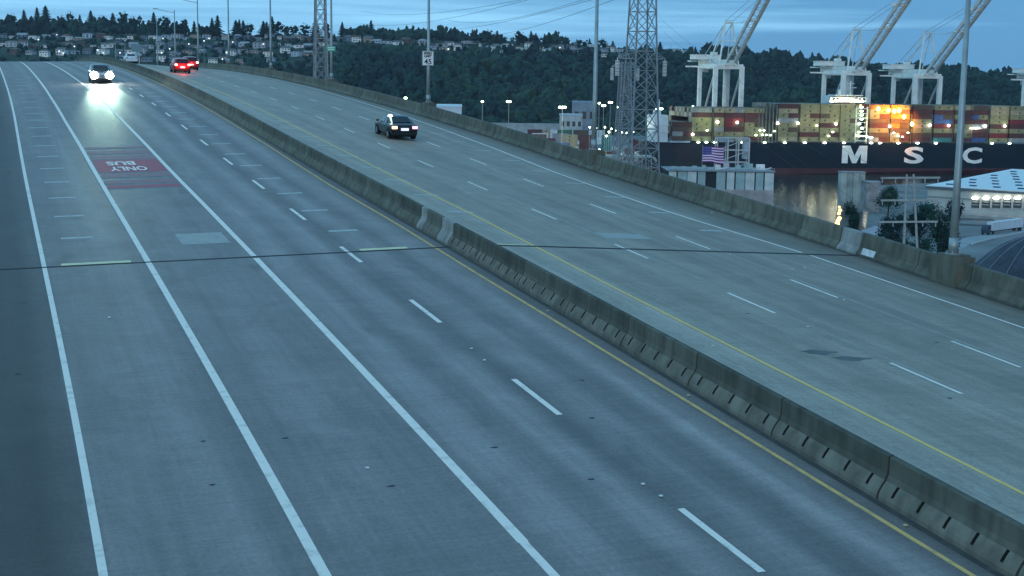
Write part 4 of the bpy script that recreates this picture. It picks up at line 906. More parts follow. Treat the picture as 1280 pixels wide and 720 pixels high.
# ------------------------------------------------------------------ lattice pylons
M_st = mat('galvanised_steel', (.30, .31, .31), .55, .4, .2, .5)
def pylon(px, b_, wtop, wbase, ztop, arms, look, rot=.5, th_=.32):
    base = PT(px, 100, b_); base.z = LZ; o = empty('electricity_pylon', base, rot); tag(o, look, 'pylon')
    H = ztop-LZ
    def hw(z): u = z/H; return (wbase*(1-u)**1.3+wtop*(1-(1-u)**1.3))/2
    levels = [H*(i/16.0) for i in range(17)]
    for sx, sy in ((-1, -1), (1, -1), (1, 1), (-1, 1)):
        b = MB()
        for i in range(16):
            a, c_ = levels[i], levels[i+1]; b.beam((sx*hw(a), sy*hw(a), a), (sx*hw(c_), sy*hw(c_), c_), th_*1.5)
        b.obj('leg', M_st, o)
    cs = [(-1, -1), (1, -1), (1, 1), (-1, 1)]
    for f_ in range(4):
        p, q_ = cs[f_], cs[(f_+1) % 4]; b = MB()
        for i in range(16):
            a, c_ = levels[i], levels[i+1]; A, B_ = hw(a), hw(c_)
            b.beam((p[0]*A, p[1]*A, a), (q_[0]*B_, q_[1]*B_, c_), th_*.75); b.beam((q_[0]*A, q_[1]*A, a), (p[0]*B_, p[1]*B_, c_), th_*.75)
            b.beam((p[0]*B_, p[1]*B_, c_), (q_[0]*B_, q_[1]*B_, c_), th_*.75)
        b.obj('bracing', M_st, o)
    tips = []
    for z, ln in arms:
        for sd in (-1, 1):
            b = MB(); a = hw(z); tip = (sd*ln, 0, z+.4)
            for sy in (-1, 1): b.beam((sd*a, sy*a, z), tip, th_); b.beam((sd*a, sy*a, z+2.4), tip, th_*.8)
            for k in (1, 2, 3):
                u = k/4; x = sd*(a+(ln-a)*u); b.beam((x, -a*(1-u), z+.1), (x, a*(1-u), z+.1), th_*.6); b.beam((x, a*(1-u), z+.1*u), (x, a*(1-u), z+2.4*(1-u)+.4*u), th_*.6)
            ar = b.obj('cross_arm', M_st, o)
            b = MB(); L_ = 5.2
            b.tube([(tip[0], 0, tip[2]), (tip[0], 0, tip[2]-.8)], .12, 6, caps=True)
            for k in range(11): b.tube([(tip[0], 0, tip[2]-.9-k*.5), (tip[0], 0, tip[2]-1.2-k*.5)], [.85, .75], 8)
            b.obj('insulator', mat('insulator_white', (.92, .9, .86), .35, noise=0), ar)
            tips.append(o.matrix_basis @ Vector((tip[0], 0, tip[2]-6.4)) if False else None)
    bpy.context.view_layer.update()
    return o, [(sd*ln, z) for z, ln in arms for sd in (-1, 1)]
zb = lambda px, py, b_: PT(px, py, b_).z
py1, arms1 = pylon(801, 500, 5.6, 12.6, zb(800, -110, 500), [(zb(800, 74, 500)-LZ, 9.2), (zb(800, -30, 500)-LZ, 10.5)], 'big steel lattice pylon with white insulators left of the cranes', rot=-YAW+.35)
py3, _ = pylon(781, 640, 4.2, 9, zb(783, 78, 640), [(zb(783, 84, 640)-LZ, 6.0)], 'shorter lattice pylon half hidden behind the left side of the big pylon', rot=-YAW+.2, th_=.28)
py2, arms2 = pylon(401, 700, 4.2, 8.2, zb(401, -60, 700), [(zb(401, -20, 700)-LZ, 9)], 'slim steel lattice pylon beyond the parapet at the left', rot=-YAW+.3, th_=.40)
# wires (each span a thing)
M_wire = mat('power_cable', (.03, .035, .04), .6, noise=0)
def wire(a, c_, sag, look, r_=.045):
    a = Vector(a); c_ = Vector(c_); pts = [a.lerp(c_, k/24)-zz*(sag*4*(k/24)*(1-k/24)) for k in range(25)]
    b = MB(); b.tube(pts, r_, 4); o = b.obj('power_line', M_wire); tag(o, look, 'power line', 'power lines strung from the pylons'); return o
P1 = lambda px, py, b_: PT(px, py, b_)
for i, (xa, ya, xb, yb) in enumerate(((800, -34, 452, 14), (792, -40, 452, 30), (815, -30, 560, 25), (805, -15, 560, 44), (812, -22, 500, 36))):
    wire(P1(xa, ya, 500), P1(xb, yb, 1500), 8, ['upper', 'second', 'third', 'lowest', 'fourth'][i]+' thin power line sweeping left across the sky from the big pylon', .09)
for i, (xa, ya, xb, yb) in enumerate(((830, 40, 1130, 255), (836, 56, 1120, 285), (826, 24, 1150, 240), (835, 75, 1140, 310))):
    wire(P1(xa, ya, 500), P1(xb, yb, 335), 3, ['second', 'third', 'topmost', 'lowest'][i]+' power line dropping right from the big pylon across the black hull', .035)

# ------------------------------------------------------------------ yard behind the stern (left)
def mast_lamp(px, py, b_, heads, look, m=E_g, r_=.95):
    base = PT(px, py, b_); h = base.z-LZ; base.z = LZ; o = empty('floodlight_mast', base, -YAW); tag(o, look, 'light mast', 'floodlight masts in the port yard')
    b = MB(); b.tube([(0, 0, 0), (0, 0, h)], [.35, .2], 8); b.obj('pole', M_pole, o); b = MB(); b.beam((-heads, 0, h-.4), (heads, 0, h-.4), .25); b.obj('head_frame', M_pole, o)
    for k in range(heads): bulb(o, ((k-(heads-1)/2)*1.7, -.4, h), r_, m, 'lamp', (1.1, .6, .8))
for a in ((507, 122.5, 900, 1, 'lone floodlight just above the parapet left of the speed sign post'), (603, 127, 1050, 1, 'floodlight mast right of the white warehouse'), (636, 127, 1050, 2, 'floodlight mast midway between the white warehouse and the twin-headed mast'),
          (703, 134, 950, 3, 'three-headed floodlight mast left of the bare lamp post'), (749, 129, 1150, 1, 'floodlight mast touching the bare lamp post'), (754.5, 132, 1150, 2, 'floodlight mast just right of the bare lamp post'), (763, 128, 1150, 2, 'tallest floodlight mast between the bare lamp post and big pylon'),
          (772, 134, 1200, 1, 'small floodlight mast beside the big pylon'), (824, 136, 1000, 3, 'three-headed floodlight mast above the white stern house')): mast_lamp(*a)
M_bld = mat('warehouse_white', (.62, .66, .68), .6, noise=.12, scale=.1)
def bldg(pxl, pxr, pyt, b_, depth, m, look, name='warehouse', pitch=1.5, wins=0, rfm=None):
    p = PT(pxl, pyt, b_); q = PT(pxr, pyt, b_); L = (q-p).length; h = p.z-LZ; base = (p+q)/2; base.z = LZ; o = empty(name, base, math.atan2((q-p).y, (q-p).x)); tag(o, look, 'building')
    b = MB(); b.box((0, depth/2, h/2-.01), (L, depth, h)); b.obj('wall', m, o)
    b = MB(); b.add([(-L/2-.4, -.4, h), (L/2+.4, -.4, h), (L/2+.4, depth+.4, h), (-L/2-.4, depth+.4, h), (-L/2-.4, depth/2, h+pitch), (L/2+.4, depth/2, h+pitch)], [(0, 1, 5, 4), (2, 3, 4, 5), (0, 4, 3), (1, 2, 5), (3, 2, 1, 0)]); b.obj('roof', rfm or m, o)
    if wins:
        w_ = MB(); w_.box((0, 0, 0), (L/wins*.55, .12, h*.22)); me = w_.mesh('window', mat('house_window', (0, 0, 0)))
        for k in range(wins): link('window', me, o, (-L/2+L*(k+.5)/wins, -.06, h*.62))
    return o
bldg(546, 576, 133, 900, 14, M_bld, 'long white warehouse just beyond the parapet right of the speed sign', wins=6)
bldg(560, 735, 153, 1290, 8, mat('viaduct_concrete', (.36, .38, .38), .8, scale=.2), 'long pale low viaduct wall at the foot of the hill', 'viaduct_wall', .2)
bldg(716, 745, 128, 1280, 16, mat('grey_shed', (.22, .26, .30), .7, scale=.2), 'grey shed at the hill foot left of the big pylon', wins=3)
bldg(700, 728, 144, 1230, 14, mat('pale_shed', (.42, .44, .44), .7, scale=.2), 'small pale shed behind the yard containers', wins=4)
for px, py, b_, e_ in ((705, 142, 925, 16000), (757, 146, 925, 18000), (640, 138, 1000, 12000), (790, 156, 870, 11000)):
    l_ = bpy.data.lights.new('yard_floodlight', 'POINT'); l_.energy = e_; l_.color = (.85, 1, .85); l_.shadow_soft_size = .5; lo_ = bpy.data.objects.new('yard_floodlight', l_); LINK(lo_); lo_.location = PT(px, py, b_)
# low canopy and white boat-like shed near the parapet
def canopy():
    p = PT(742, 196, 700); q = PT(822, 196, 700); p.z = q.z = LZ; L = (q-p).length; o = empty('yard_canopy', (p+q)/2, math.atan2((q-p).y, (q-p).x)); tag(o, 'long low canopy with pale rounded roof edge below the big pylon', 'canopy')
    h = PT(780, 195, 700).z-LZ; b = MB(); pts = [(-L/2, h), (L/2-3, h), (L/2-1, h-.6), (L/2, h-2.4), (L/2-.6, h-2.6), (L/2-1.5, h-1.2), (L/2-3.2, h-.8), (-L/2, h-.8)]; n = len(pts)
    b.add([(x, 0, z) for x, z in pts]+[(x, 14, z) for x, z in pts], [tuple(range(n)), tuple(range(2*n-1, n-1, -1))]+[(i, (i+1) % n, (i+1) % n+n, i+n) for i in range(n)]); b.obj('roof', mat('canopy_tan', (.42, .41, .34), .7, scale=.3), o)
    for k in range(7):
        b = MB(); x = -L/2+1+(L-4)*k/6; b.beam((x, .5, 0), (x, .5, h-.8), .35); b.beam((x, 13, 0), (x, 13, h-.8), .35); b.obj('post', M_cr2, o)
canopy()
p = PT(770, 207, 640); q = PT(824, 213, 640); p.z = q.z = LZ; L = (q-p).length
o = empty('white_bus', (p+q)/2, math.atan2((q-p).y, (q-p).x)); tag(o, 'long white bus-like vehicle with sloping nose parked below the canopy', 'bus'); zt = PT(790, 203, 640).z-LZ
b = MB(); pr = [(-L/2, .5), (L/2-.3, .5), (L/2, 1.6), (L/2-1.5, min(3.3, zt)), (-L/2+.4, 3.4), (-L/2, 3.1)]; b.add([(x, 0, z) for x, z in pr]+[(x, 2.6, z) for x, z in pr], [tuple(range(6)), tuple(range(11, 5, -1))]+[(i, (i+1) % 6, (i+1) % 6+6, i+6) for i in range(6)]); b.obj('body', M_bld, o)
for k in range(8):
    b = MB(); b.box((-L/2+1.6+k*(L-4)/7, -.02, 2.4), (L/11, .06, .9)); b.obj('window', glass(), o)
for x in (-L/2+2.5, L/2-3): 
    b = MB(); b.tube([(x, -.03, .55), (x, .3, .55)], .5, 14); b.obj('wheel', M_tyre, o)
# yard stacks
rnd = random.Random(33); YD = []
def yard_box(px, pyt, b_, c_, L=6.06, tiers=1):
    base = PT(px, pyt, b_); z = LZ
    for k in range(tiers):
        o = link('container', cont(c_, L), None, Vector((base.x, base.y, z+2.72*k+.02)), SRZ)
        if k == 0: YD.append([])
        YD[-1].append((o, px, c_, k))
for b_, x0, x1, cols, tr_ in ((1190, 575, 742, ('brown', 'grey', 'tan', 'white', 'maroon', 'white', 'green'), (2, 3, 3, 1)), (1110, 600, 748, ('tan', 'white', 'maroon', 'white', 'grey', 'brown'), (1, 2, 3)), (1020, 630, 800, ('white', 'white', 'grey', 'tan', 'maroon', 'brown', 'teal'), (1, 2, 3, 4)), (950, 664, 812, ('white', 'tan', 'grey', 'white', 'blue', 'maroon'), (1, 2, 3)), (890, 690, 818, ('white', 'tan', 'maroon', 'white', 'grey', 'teal'), (1, 1, 2, 3))):
    x = x0
    while x < x1:
        L = rnd.choice((6.06, 12.19)); c_ = rnd.choice(cols); yard_box(x, 170, b_, c_, L, rnd.choice(tr_)); x += (L+rnd.choice((.4, .4, 1.5, 4)))*FPX/b_
rowname = {}
bytier = {}
for st_ in YD:
    for o, px, c_, k in st_:
        d_ = min((890, 950, 1020, 1110, 1190), key=lambda q: abs(q-o.location.dot(f0))); d_ = (890, 950, 1020, 1110, 1190).index(d_); bytier.setdefault((k, d_), []).append((o, px, '%s %s container' % (c_, ['ground', 'second-tier', 'third-tier', 'top-tier'][k]), 'container', 'containers in the yard'))
dn = ['nearest', 'second', 'third', 'fourth', 'farthest']
for (k, d_), it in bytier.items(): label_row(it, 'in the %s yard row' % dn[min(d_, 4)])
# yard lights at ground (lit lamps on low poles)
lk = 0
for px, py in ((737, 159), (745, 160), (756, 159), (761, 165), (769, 163), (777, 165), (783, 166), (791, 165), (749, 187), (755, 191), (834, 150), (758, 170), (764, 161), (866, 133), (893, 135)):
    bb = 960 if px < 800 else 900
    p = PT(px, py, bb); h = p.z-LZ; p.z = LZ
    if h < 1: h = 3
    o = empty('yard_lamp', p, 0); b = MB(); b.tube([(0, 0, 0), (0, 0, h)], .12, 6); b.obj('pole', M_pole, o); bulb(o, (0, -.3, h), .62, E_w if lk % 2 else E_g, 'lamp'); lk += 1
    tag(o, 'small lit yard lamp, %s from the left, among the containers near the big pylon' % ORD[lk-1], 'yard lamp', 'small lamps in the yard')
b = MB()
# ------------------------------------------------------------------ pier building, steelwork and flag
pb = 560.0
p = PT(835, 212, pb); q = PT(968, 216, pb); zt = (p.z+q.z)/2; p.z = q.z = WZ; L = (q-p).length; RZ = math.atan2((q-p).y, (q-p).x); H = zt-WZ
o = empty('pier_building', (p+q)/2, RZ); tag(o, 'pale flat-roofed pier building with teal upper panels and stained concrete base at the water', 'building'); pier = o
b = MB(); b.box((0, 12, H*.31), (L, 24, H*.62)); b.obj('base_wall', mat('pier_concrete', (.42, .38, .37), .85, noise=.3, scale=.15), o)
xs = [-L/2, -L*.42, -L*.28, -L*.24, -.12*L, -.08*L, .13*L, .18*L, .30*L, .33*L, L/2]
M_teal = mat('pier_panel_teal', (.32, .44, .44), .6, noise=.2, scale=.3); M_pbl = mat('pier_panel_pale', (.55, .60, .58), .6, noise=.2, scale=.3)
b = MB(); b.box((0, 12.2, H*.81), (L-.4, 23, H*.376)); b.obj('recess', mat('pier_dark_recess', (.03, .04, .045), .9, noise=0), o)
for k in range(11):
    x0_ = -L/2+L*k/11
    if k in (4,): continue
    b = MB(); b.box((x0_+L/22, .35, H*.80), (L/11*(.93 if k % 3 else .78), .7, H*.36)); b.obj('wall_panel', M_teal if k % 2 else M_pbl, o)
b = MB(); b.box((0, 12, H+.0), (L+.6, 25, .35)); b.obj('roof', mat('pier_roof', (.25, .28, .29), .8, scale=.2), o)
b = MB()
for k in range(22): b.beam((-L/2+L*k/21, .2, H), (-L/2+L*k/21, .2, H+1.3), .09)
b.beam((-L/2, .2, H+1.3), (L/2, .2, H+1.3), .09); b.beam((-L/2, .2, H+.7), (L/2, .2, H+.7), .07); b.obj('roof_rail', M_cr2, o)
rnd = random.Random(4)
for k in range(9):
    x = -L/2+3+k*L/9.5; b = MB(); hh = rnd.uniform(.8, 2.2); b.box((x, rnd.uniform(5, 16), H+hh/2+.2), (rnd.uniform(1.2, 3.6), 2, hh)); b.beam((x, 4, H+.6), (x+3.2, 4, H+.6+rnd.uniform(-.2, 1)), .3); b.obj('roof_plant', rnd.choice((M_teal, M_cr2, M_cr)), o)
# steel loading tower behind the flag
p = PT(896, 200, 600); q = PT(936, 200, 600); L2 = (q-p).length; o = empty('loading_tower', Vector(((p+q).x/2, (p+q).y/2, WZ)), RZ); tag(o, 'pale grey steel loading tower standing between flag and black hull', 'loading tower'); zt2 = PT(915, 172, 600).z-WZ
for x in (-L2/2, -L2/6, L2/6, L2/2):
    b = MB(); b.beam((x, 0, 0), (x, 0, zt2), .55); b.beam((x, 6, 0), (x, 6, zt2), .5); b.obj('column', M_cr2, o)
for k in range(6):
    z = zt2*(k+1)/6-.2; b = MB(); b.beam((-L2/2, 0, z), (L2/2, 0, z), .4); b.beam((-L2/2, 6, z), (L2/2, 6, z), .4); b.beam((-L2/2, 0, z-zt2/6), (L2/2, 0, z), .3) if k > 2 else None; b.obj('cross_beam', M_cr2, o)
b = MB(); b.box((L2*.42, 3, zt2-4.5), (L2*.16, 5, 9)); b.box((-L2*.2, 3, zt2-1), (L2*.4, 5, 2)); b.obj('cabin', mat('tower_panel', (.36, .42, .46), .6, scale=.3), o)
# flag
def flag():
    pt0 = PT(877.5, 206, 565); pole_top = PT(877.5, 183, 565); loc = pt0.copy(); o = empty('flag', loc, RZ); tag(o, 'large flag with white stripes and blue canton flying from the pier building roof', 'flag')
    h = pole_top.z-pt0.z; b = MB(); b.tube([(0, 0, -2), (0, 0, h+.6)], .09, 8); b.obj('flagpole', M_pole, o)
    Wf = 9.2; Hf = h*.86; nx, nz = 30, 13
    def P_(u, v): 
        wv = math.sin(u*7+v*1.5)*.5*u; dz = -.35*u*u*0+ .55*math.sin(u*5.2+.3)*u*.5
        return (.1+Wf*u*(.93), wv, h-Hf*v+dz+(.8*u*(v-.3)*-1 if u > .5 else 0))
    for k in range(13):
        v0, v1 = k/13, (k+1)/13; u0 = .42 if k < 7 else 0; b = MB(); vs = [P_(u0+(1-u0)*i/nx, v) for i in range(nx+1) for v in (v0, v1)]
        b.add(vs, [(2*i, 2*i+2, 2*i+3, 2*i+1) for i in range(nx)]); b.obj('stripe', mat('flag_red', (.22, .03, .12), .8, noise=0) if k % 2 == 0 else mat('flag_white', (.78, .66, .85), .8, noise=0), o)
    b = MB(); vs = [P_(.42*i/12, v) for i in range(13) for v in (0, 7/13)]; b.add(vs, [(2*i, 2*i+2, 2*i+3, 2*i+1) for i in range(12)]); b.obj('canton', mat('flag_blue', (.06, .05, .24), .8, noise=0), o)
    b = MB()
    for r_ in range(5):
        for c_ in range(6): 
            x, y, z = P_(.42*(c_+.5)/6, (7/13)*(r_+.5)/5); b.box((x, y-.03, z), (.2, .02, .2))
    b.obj('stars', mat('flag_star', (.5, .45, .6), .8, noise=0), o)
flag()

# ------------------------------------------------------------------ right shore: pier column, trees, H-frame, warehouse, truck, mound
p = PT(1067, 216, 600); zt = p.z; o = empty('concrete_tower', Vector((p.x, p.y, WZ)), -YAW); tag(o, 'pale streaked concrete tower rising from the water below the letter M', 'tower')
w_ = 30*600/FPX
for k in range(4):
    b = MB(); b.box((-w_/2+w_*(k+.5)/4, 3+(.2 if k % 2 else 0), (zt-WZ)/2), (w_/4-.15, 6, zt-WZ)); b.obj('shaft_panel', mat('tower_concrete_%d' % (k % 2), ((.44, .46, .42), (.36, .40, .38))[k % 2], .85, noise=.4, scale=.12), o)
b = MB(); b.box((0, 3.2, (zt-WZ)/2), (w_-.6, 5, zt-WZ-.6)); b.obj('core', M_conc, o)
b = MB(); b.box((0, 3, zt-WZ+.2), (w_+.4, 6.6, .4)); b.obj('cap', M_conc, o)
# glowing orange balls on a pole, added to imitate light reflected in the water
p = PT(1048, 282, 430); o = empty('water_reflection_post', Vector((p.x, p.y, WZ)), -YAW); tag(o, 'added orange glow on a pole imitating a light reflection on the water beside the bush', 'lamp'); hz = p.z-WZ
b = MB(); b.tube([(0, 0, 0), (0, 0, hz+6.6)], .14, 8); b.obj('pole', M_pole, o)  # added pole that carries the imitated reflection balls
for k, (dx, dz, sc) in enumerate(((-.5, .5, 1.0), (-.3, 1.5, .85), (.1, 2.3, .85), (-.1, 3.8, .7), (.2, 4.8, .7), (-.1, 5.8, .45))): bulb(o, (dx, -.4, dz+hz), .74*sc, em('water_reflection_glow', (1, .50, .16), 4.5), 'lamp', (1.1, .6, .9))  # emissive balls that form the imitated reflection streak
# concrete shore wall with stripes right of the tower
p = PT(1085, 226, 640); q = PT(1102, 226, 640); 
bldg(1084, 1101, 228, 560, 10, mat('stone_shed', (.30, .28, .27), .85, noise=.4, scale=.3), 'narrow stone-coloured shed right of the pale concrete tower', 'shed', .4, 0)
slab('shore_bank', [GP(1070, 292, LZ), GP(1108, 278, LZ), GP(1112, 300, LZ), GP(1080, 340, LZ)], LZ+.35, WZ, mat('pale_bank', (.40, .36, .38), .9, scale=.1), 'pale bare bank beside the bush')
def big_tree(px, pyt, b_, wpx, look, seed, name='leafy_tree', kindm=1, ground=LZ):
    top = PT(px, pyt, b_); H = top.z-ground; rnd = random.Random(seed); np.random.seed(seed); o = empty(name, Vector((top.x, top.y, ground)), 0); tag(o, look, 'tree', 'trees and bushes below the bridge')
    r_ = wpx/2*b_/FPX; tr = MB(); tr.tube([(0, 0, 0), (.2, 0, H*.3), (.1, .1, H*.75)], [.35, .26, .08], 8)
    for _ in range(7):
        a = rnd.uniform(0, 6.28); z = rnd.uniform(.25, .6)*H; tr.tube([(.1, 0, z), (r_*.6*math.cos(a), r_*.6*math.sin(a), z+H*.22)], [.14, .04], 5)
    tr.obj('trunk', M_bark, o); cr = MB()
    for _ in range(9):
        a = rnd.uniform(0, 6.28); c_ = (r_*.55*math.cos(a)*rnd.random()**.5, r_*.55*math.sin(a)*rnd.random()**.5, H*rnd.uniform(.35, .82)); crown(cr, c_, r_*.40, H*.14, 5, rnd, .5)
        leaves(cr, c_, r_*.52, H*.19, 420, .30, rnd)
    cr.obj('crown', M_fol[kindm], o); return o
big_tree(1066, 250, 440, 26, 'small green bush beside the orange reflection glow', 1, 'bush', 1)
for i, (px, py, b_, w_, k, lk_) in enumerate(((1112, 226, 520, 40, 2, 'olive tree behind the left end of the power pole arms'), (1118, 262, 400, 46, 0, 'dark tree at the left foot of the twin-leg power pole'), (1152, 244, 420, 48, 0, 'broad dark tree behind the legs of the power pole'), (1176, 246, 400, 44, 1, 'leafy tree between the power pole and nearest lamp post'),
        (1150, 285, 350, 52, 1, 'low leafy tree against the parapet below the power pole'), (1186, 280, 360, 34, 0, 'small dark tree just left of the nearest lamp post'), (1196, 248, 470, 26, 3, 'small dark tree behind the nearest lamp post'), (1128, 298, 340, 34, 2, 'low bush above the parapet left of the pole legs'))):
    big_tree(px, py, b_, w_, lk_, 50+i, kindm=k)
# H-frame pole
b_ = 330; pL = PT(1133.5, 218, b_); pR = PT(1142, 218, b_); bL = PT(1129, 330, b_); bR = PT(1147.5, 330, b_)
o = empty('power_pole', Vector(((pL.x+pR.x)/2, (pL.y+pR.y)/2, LZ)), -YAW); tag(o, 'twin-legged power pole with three long pale crossarms in front of the trees', 'power pole'); C0 = o.location.copy(); inv_ = Matrix.Rotation(YAW, 3, 'Z')
def loc_(v): return inv_ @ (Vector(v)-C0)
M_wood = mat('pale_timber', (.36, .36, .33), .8, noise=.25, scale=.8)
for a, c_ in ((pL, bL), (pR, bR)):
    d_ = (c_-a); e = a+d_*((a.z-LZ)/(a.z-c_.z)); b = MB(); b.tube([loc_(e), loc_(a)], [.35, .24], 8); b.obj('leg', M_wood, o)
for (xa, ya, xb, yb) in ((1101, 222.5, 1175, 222), (1101, 250.5, 1173, 250), (1098, 277.5, 1172, 277)):
    b = MB(); b.beam(loc_(PT(xa, ya, b_-.6)), loc_(PT(xb, yb, b_-.6)), .35, .42); ca = b.obj('crossarm', M_wood, o)
    b = MB()
    for u in (.03, .25, .75, .97):
        v = loc_(PT(xa+(xb-xa)*u, ya, b_-.6)); b.tube([v, v-Vector((0, 0, 1.1))], .14, 6)
    b.obj('insulator', mat('insulator_grey', (.35, .36, .36), .4, noise=0), ca)
# warehouse with white roof
def warehouse():
    b_ = 560; c0_ = PT(1160, 232.5, b_); ze = c0_.z; h = ze-LZ
    pu = GP(1290, 240.5, ze); pv = GP(1266, 212, ze); U = (pu-c0_).normalized(); V = Vector((-U.y, U.x, 0)); LU = 95; LV = (pv-c0_).dot(V)
    o = empty('warehouse', Vector((c0_.x, c0_.y, LZ)), math.atan2(U.y, U.x)); tag(o, 'large low white-roofed warehouse with a row of lit loading doors at the right', 'warehouse')
    sk = (pv-c0_).dot(U)/LV           # plan is skewed along the quay
    def F(x, y, z): return (x+sk*y, y, z)
    b = MB(); b.add([F(0, 0, 0), F(LU, 0, 0), F(LU, LV, 0), F(0, LV, 0), F(0, 0, h), F(LU, 0, h), F(LU, LV, h), F(0, LV, h)], [(0, 1, 5, 4), (1, 2, 6, 5), (2, 3, 7, 6), (3, 0, 4, 7), (4, 5, 6, 7)]); b.obj('wall', mat('warehouse_wall', (.44, .45, .42), .7, noise=.15, scale=.15), o)
    W_r = mat('white_roof_sheet', (.80, .82, .80), .6, noise=.06, scale=.3, spec=.2)
    n = 16
    for k in range(n):
        x0, x1 = -.6+(LU+1)*k/n, -.6+(LU+1)*(k+1)/n-.12; b = MB()
        vs = [F(x0, -.6, h+.05), F(x1, -.6, h+.05), F(x1, LV+.6, h+.05), F(x0, LV+.6, h+.05)]; b.add(vs+[(x, y, z+.25) for x, y, z in vs], [(3, 2, 1, 0), (4, 5, 6, 7), (0, 1, 5, 4), (1, 2, 6, 5), (2, 3, 7, 6), (3, 0, 4, 7)]); b.obj('roof_sheet', W_r, o)
    sky_ = MB(); sky_.box((0, 0, 0), (2.4, 1.8, .5)); me = sky_.mesh('skylight', mat('skylight_dark', (.05, .08, .12), .3, noise=0))
    for r_ in range(7):
        for k in range(9):
            x, y = 6+k*9.6+(4.5 if r_ % 2 else 0), 10+r_*(LV-16)/7
            if x < LU-3: link('skylight', me, o, F(x, y, h+.5))
    b = MB(); b.box((LU/2, -.75, h-.5), (LU+1.4, .3, .9)); b.obj('eaves_trim', mat('trim_dark', (.10, .13, .15), .7, noise=0), o)
    b = MB(); b.box((LU/2, -.2, h*.62), (LU, .4, .5)); b.obj('wall_ledge', mat('trim_grey', (.25, .27, .27), .7, noise=0), o)
    dk = MB(); dk.box((0, 0, 0), (3.0, .3, 3.4)); dme = dk.mesh('loading_door', mat('dock_door_dark', (.08, .09, .09), .8, noise=0))
    zd = 2.9; Rz = Matrix.Rotation(-o.rotation_euler.z, 3, 'Z')
    for k in range(8):
        px = 1219.5+13.2*k; d = pray(px, 255); kk = ((c0_-CAM).dot(V))/d.dot(V); v = Rz @ (CAM+d*kk-Vector(o.location))
        zl = v.z
        d_ = link('loading_door', dme, o, (v.x, -.12, zl+.2))
        bb = MB(); bb.box((0, -.35, .6), (2.5, .2, .35)); bb.obj('dock_slat', mat('dock_slat_grey', (.3, .31, .3), .7, noise=0), d_)
        bb = MB(); bb.box((0, -.35, -.5), (2.5, .2, .35)); bb.obj('dock_slat', mat('dock_slat_grey', (.3, .31, .3), .7, noise=0), d_)
        bulb(d_, (0, -1.0, 2.1), .60, em('dock_lamp_lit', (1, .98, .85), 10), 'dock_lamp', (2.1, .8, .8))
        b = MB(); b.box((v.x+2.1, -.4, zl+.3), (.7, .6, 4.4)); b.obj('dock_pillar', mat('warehouse_wall', (0, 0, 0)), o)
    b = MB(); b.box((v.x-18, -3, .5), (60, 5, 1.0)); b.obj('dock_platform', M_conc, o)
    return o
warehouse()
# lorry
def lorry():
    a = GP(1236, 293, LZ); c_ = GP(1272, 288, LZ); o = empty('lorry', (a+c_)/2, math.atan2((c_-a).y, (c_-a).x)); tag(o, 'white box lorry with dark cab at its left end parked on the shore road', 'lorry'); L = (c_-a).length*1.12
    b = MB(); b.box((.9, 0, 2.75), (L-1.8, 2.6, 2.9)); b.obj('box_body', M_bld, o)
    b = MB()
    for k in range(6): b.box((-L/2+2.4+k*(L-3)/5.6, -1.33, 2.75), (.08, .06, 2.7))
    b.obj('body_rib', mat('rib_grey', (.45, .47, .5), .5, noise=0), o)
    b = MB(); b.add([(x, y, z) for y in (-1.25, 1.25) for x, z in ((-L/2+.1, .7), (-L/2-1.9, .7), (-L/2-2.0, 1.9), (-L/2-1.5, 3.3), (-L/2+.1, 3.5))], [(0, 1, 2, 3, 4), (9, 8, 7, 6, 5)]+[(i, i+5, (i+1) % 5+5, (i+1) % 5) for i in range(5)]); b.obj('cab', mat('lorry_cab_dark', (.04, .06, .09), .4, noise=0), o)
    b = MB(); b.box((-L/2-1.1, -1.27, 2.4), (.9, .06, .8)); b.obj('cab_window', glass(), o)
    b = MB(); b.box((0, 0, 1.0), (L, 1.2, .35)); b.obj('chassis', M_black, o)
    for x in (-L/2-1.0, -L/2+2.2, L/2-2.6, L/2-1.3):
        for y in (-1.05, 1.05): b = MB(); b.tube([(x, y-.18, .5), (x, y+.18, .5)], .5, 14); b.obj('wheel', M_tyre, o)
    b = MB(); b.box((L/2+.02, 0, 2.7), (.3, 2.5, 2.9)); b.obj('rear_door', mat('rear_door_lilac', (.5, .5, .6), .6, noise=0), o)
lorry()
# shore road strip (paler) curving round the mound
M_road2 = mat('pale_shore_road', (.34, .35, .35), .8, noise=.15, scale=.1)
L_ = [(1195, 330), (1200, 312), (1215, 304), (1240, 297), (1285, 288), (1340, 281)]; U_ = [(1150, 326), (1190, 301), (1212, 296), (1240, 292.5), (1285, 285), (1340, 278)]
b = MB(); vs = [GP(x, y, LZ+.03) for pr in zip(L_, U_) for x, y in pr]; b.add(vs, [(2*i, 2*i+2, 2*i+3, 2*i+1) for i in range(5)]); struct(b.obj('shore_road', M_road2), 'pale shore road curving round the dark mound')
b = MB(); 
for (xa, ya), (xb, yb) in zip(L_[2:-1], L_[3:]): b.beam(GP(xa, ya+1, LZ+.2), GP(xb, yb+1, LZ+.2), .5, .5)
struct(b.obj('kerb', mat('kerb_pale', (.5, .5, .48), .8, noise=0)), 'pale kerb of the shore road')
M_asph = mat('dark_asphalt', (.07, .075, .08), .8, noise=.2, scale=.1)
b = MB(); vs = [GP(x, y, LZ+.06) for x, y in ((1196, 279), (1228, 281), (1228, 282.5), (1196, 281.5))]; b.add(vs, [(3, 2, 1, 0)]); struct(b.obj('asphalt_strip', M_asph), 'dark asphalt strip on the shore yard')
b = MB(); vs = [GP(x, y, LZ+.06) for x, y in ((1190, 272), (1240, 273.5), (1245, 276), (1190, 275))]; b.add(vs, [(3, 2, 1, 0)]); struct(b.obj('asphalt_strip', M_asph), 'upper dark asphalt strip on the shore yard')
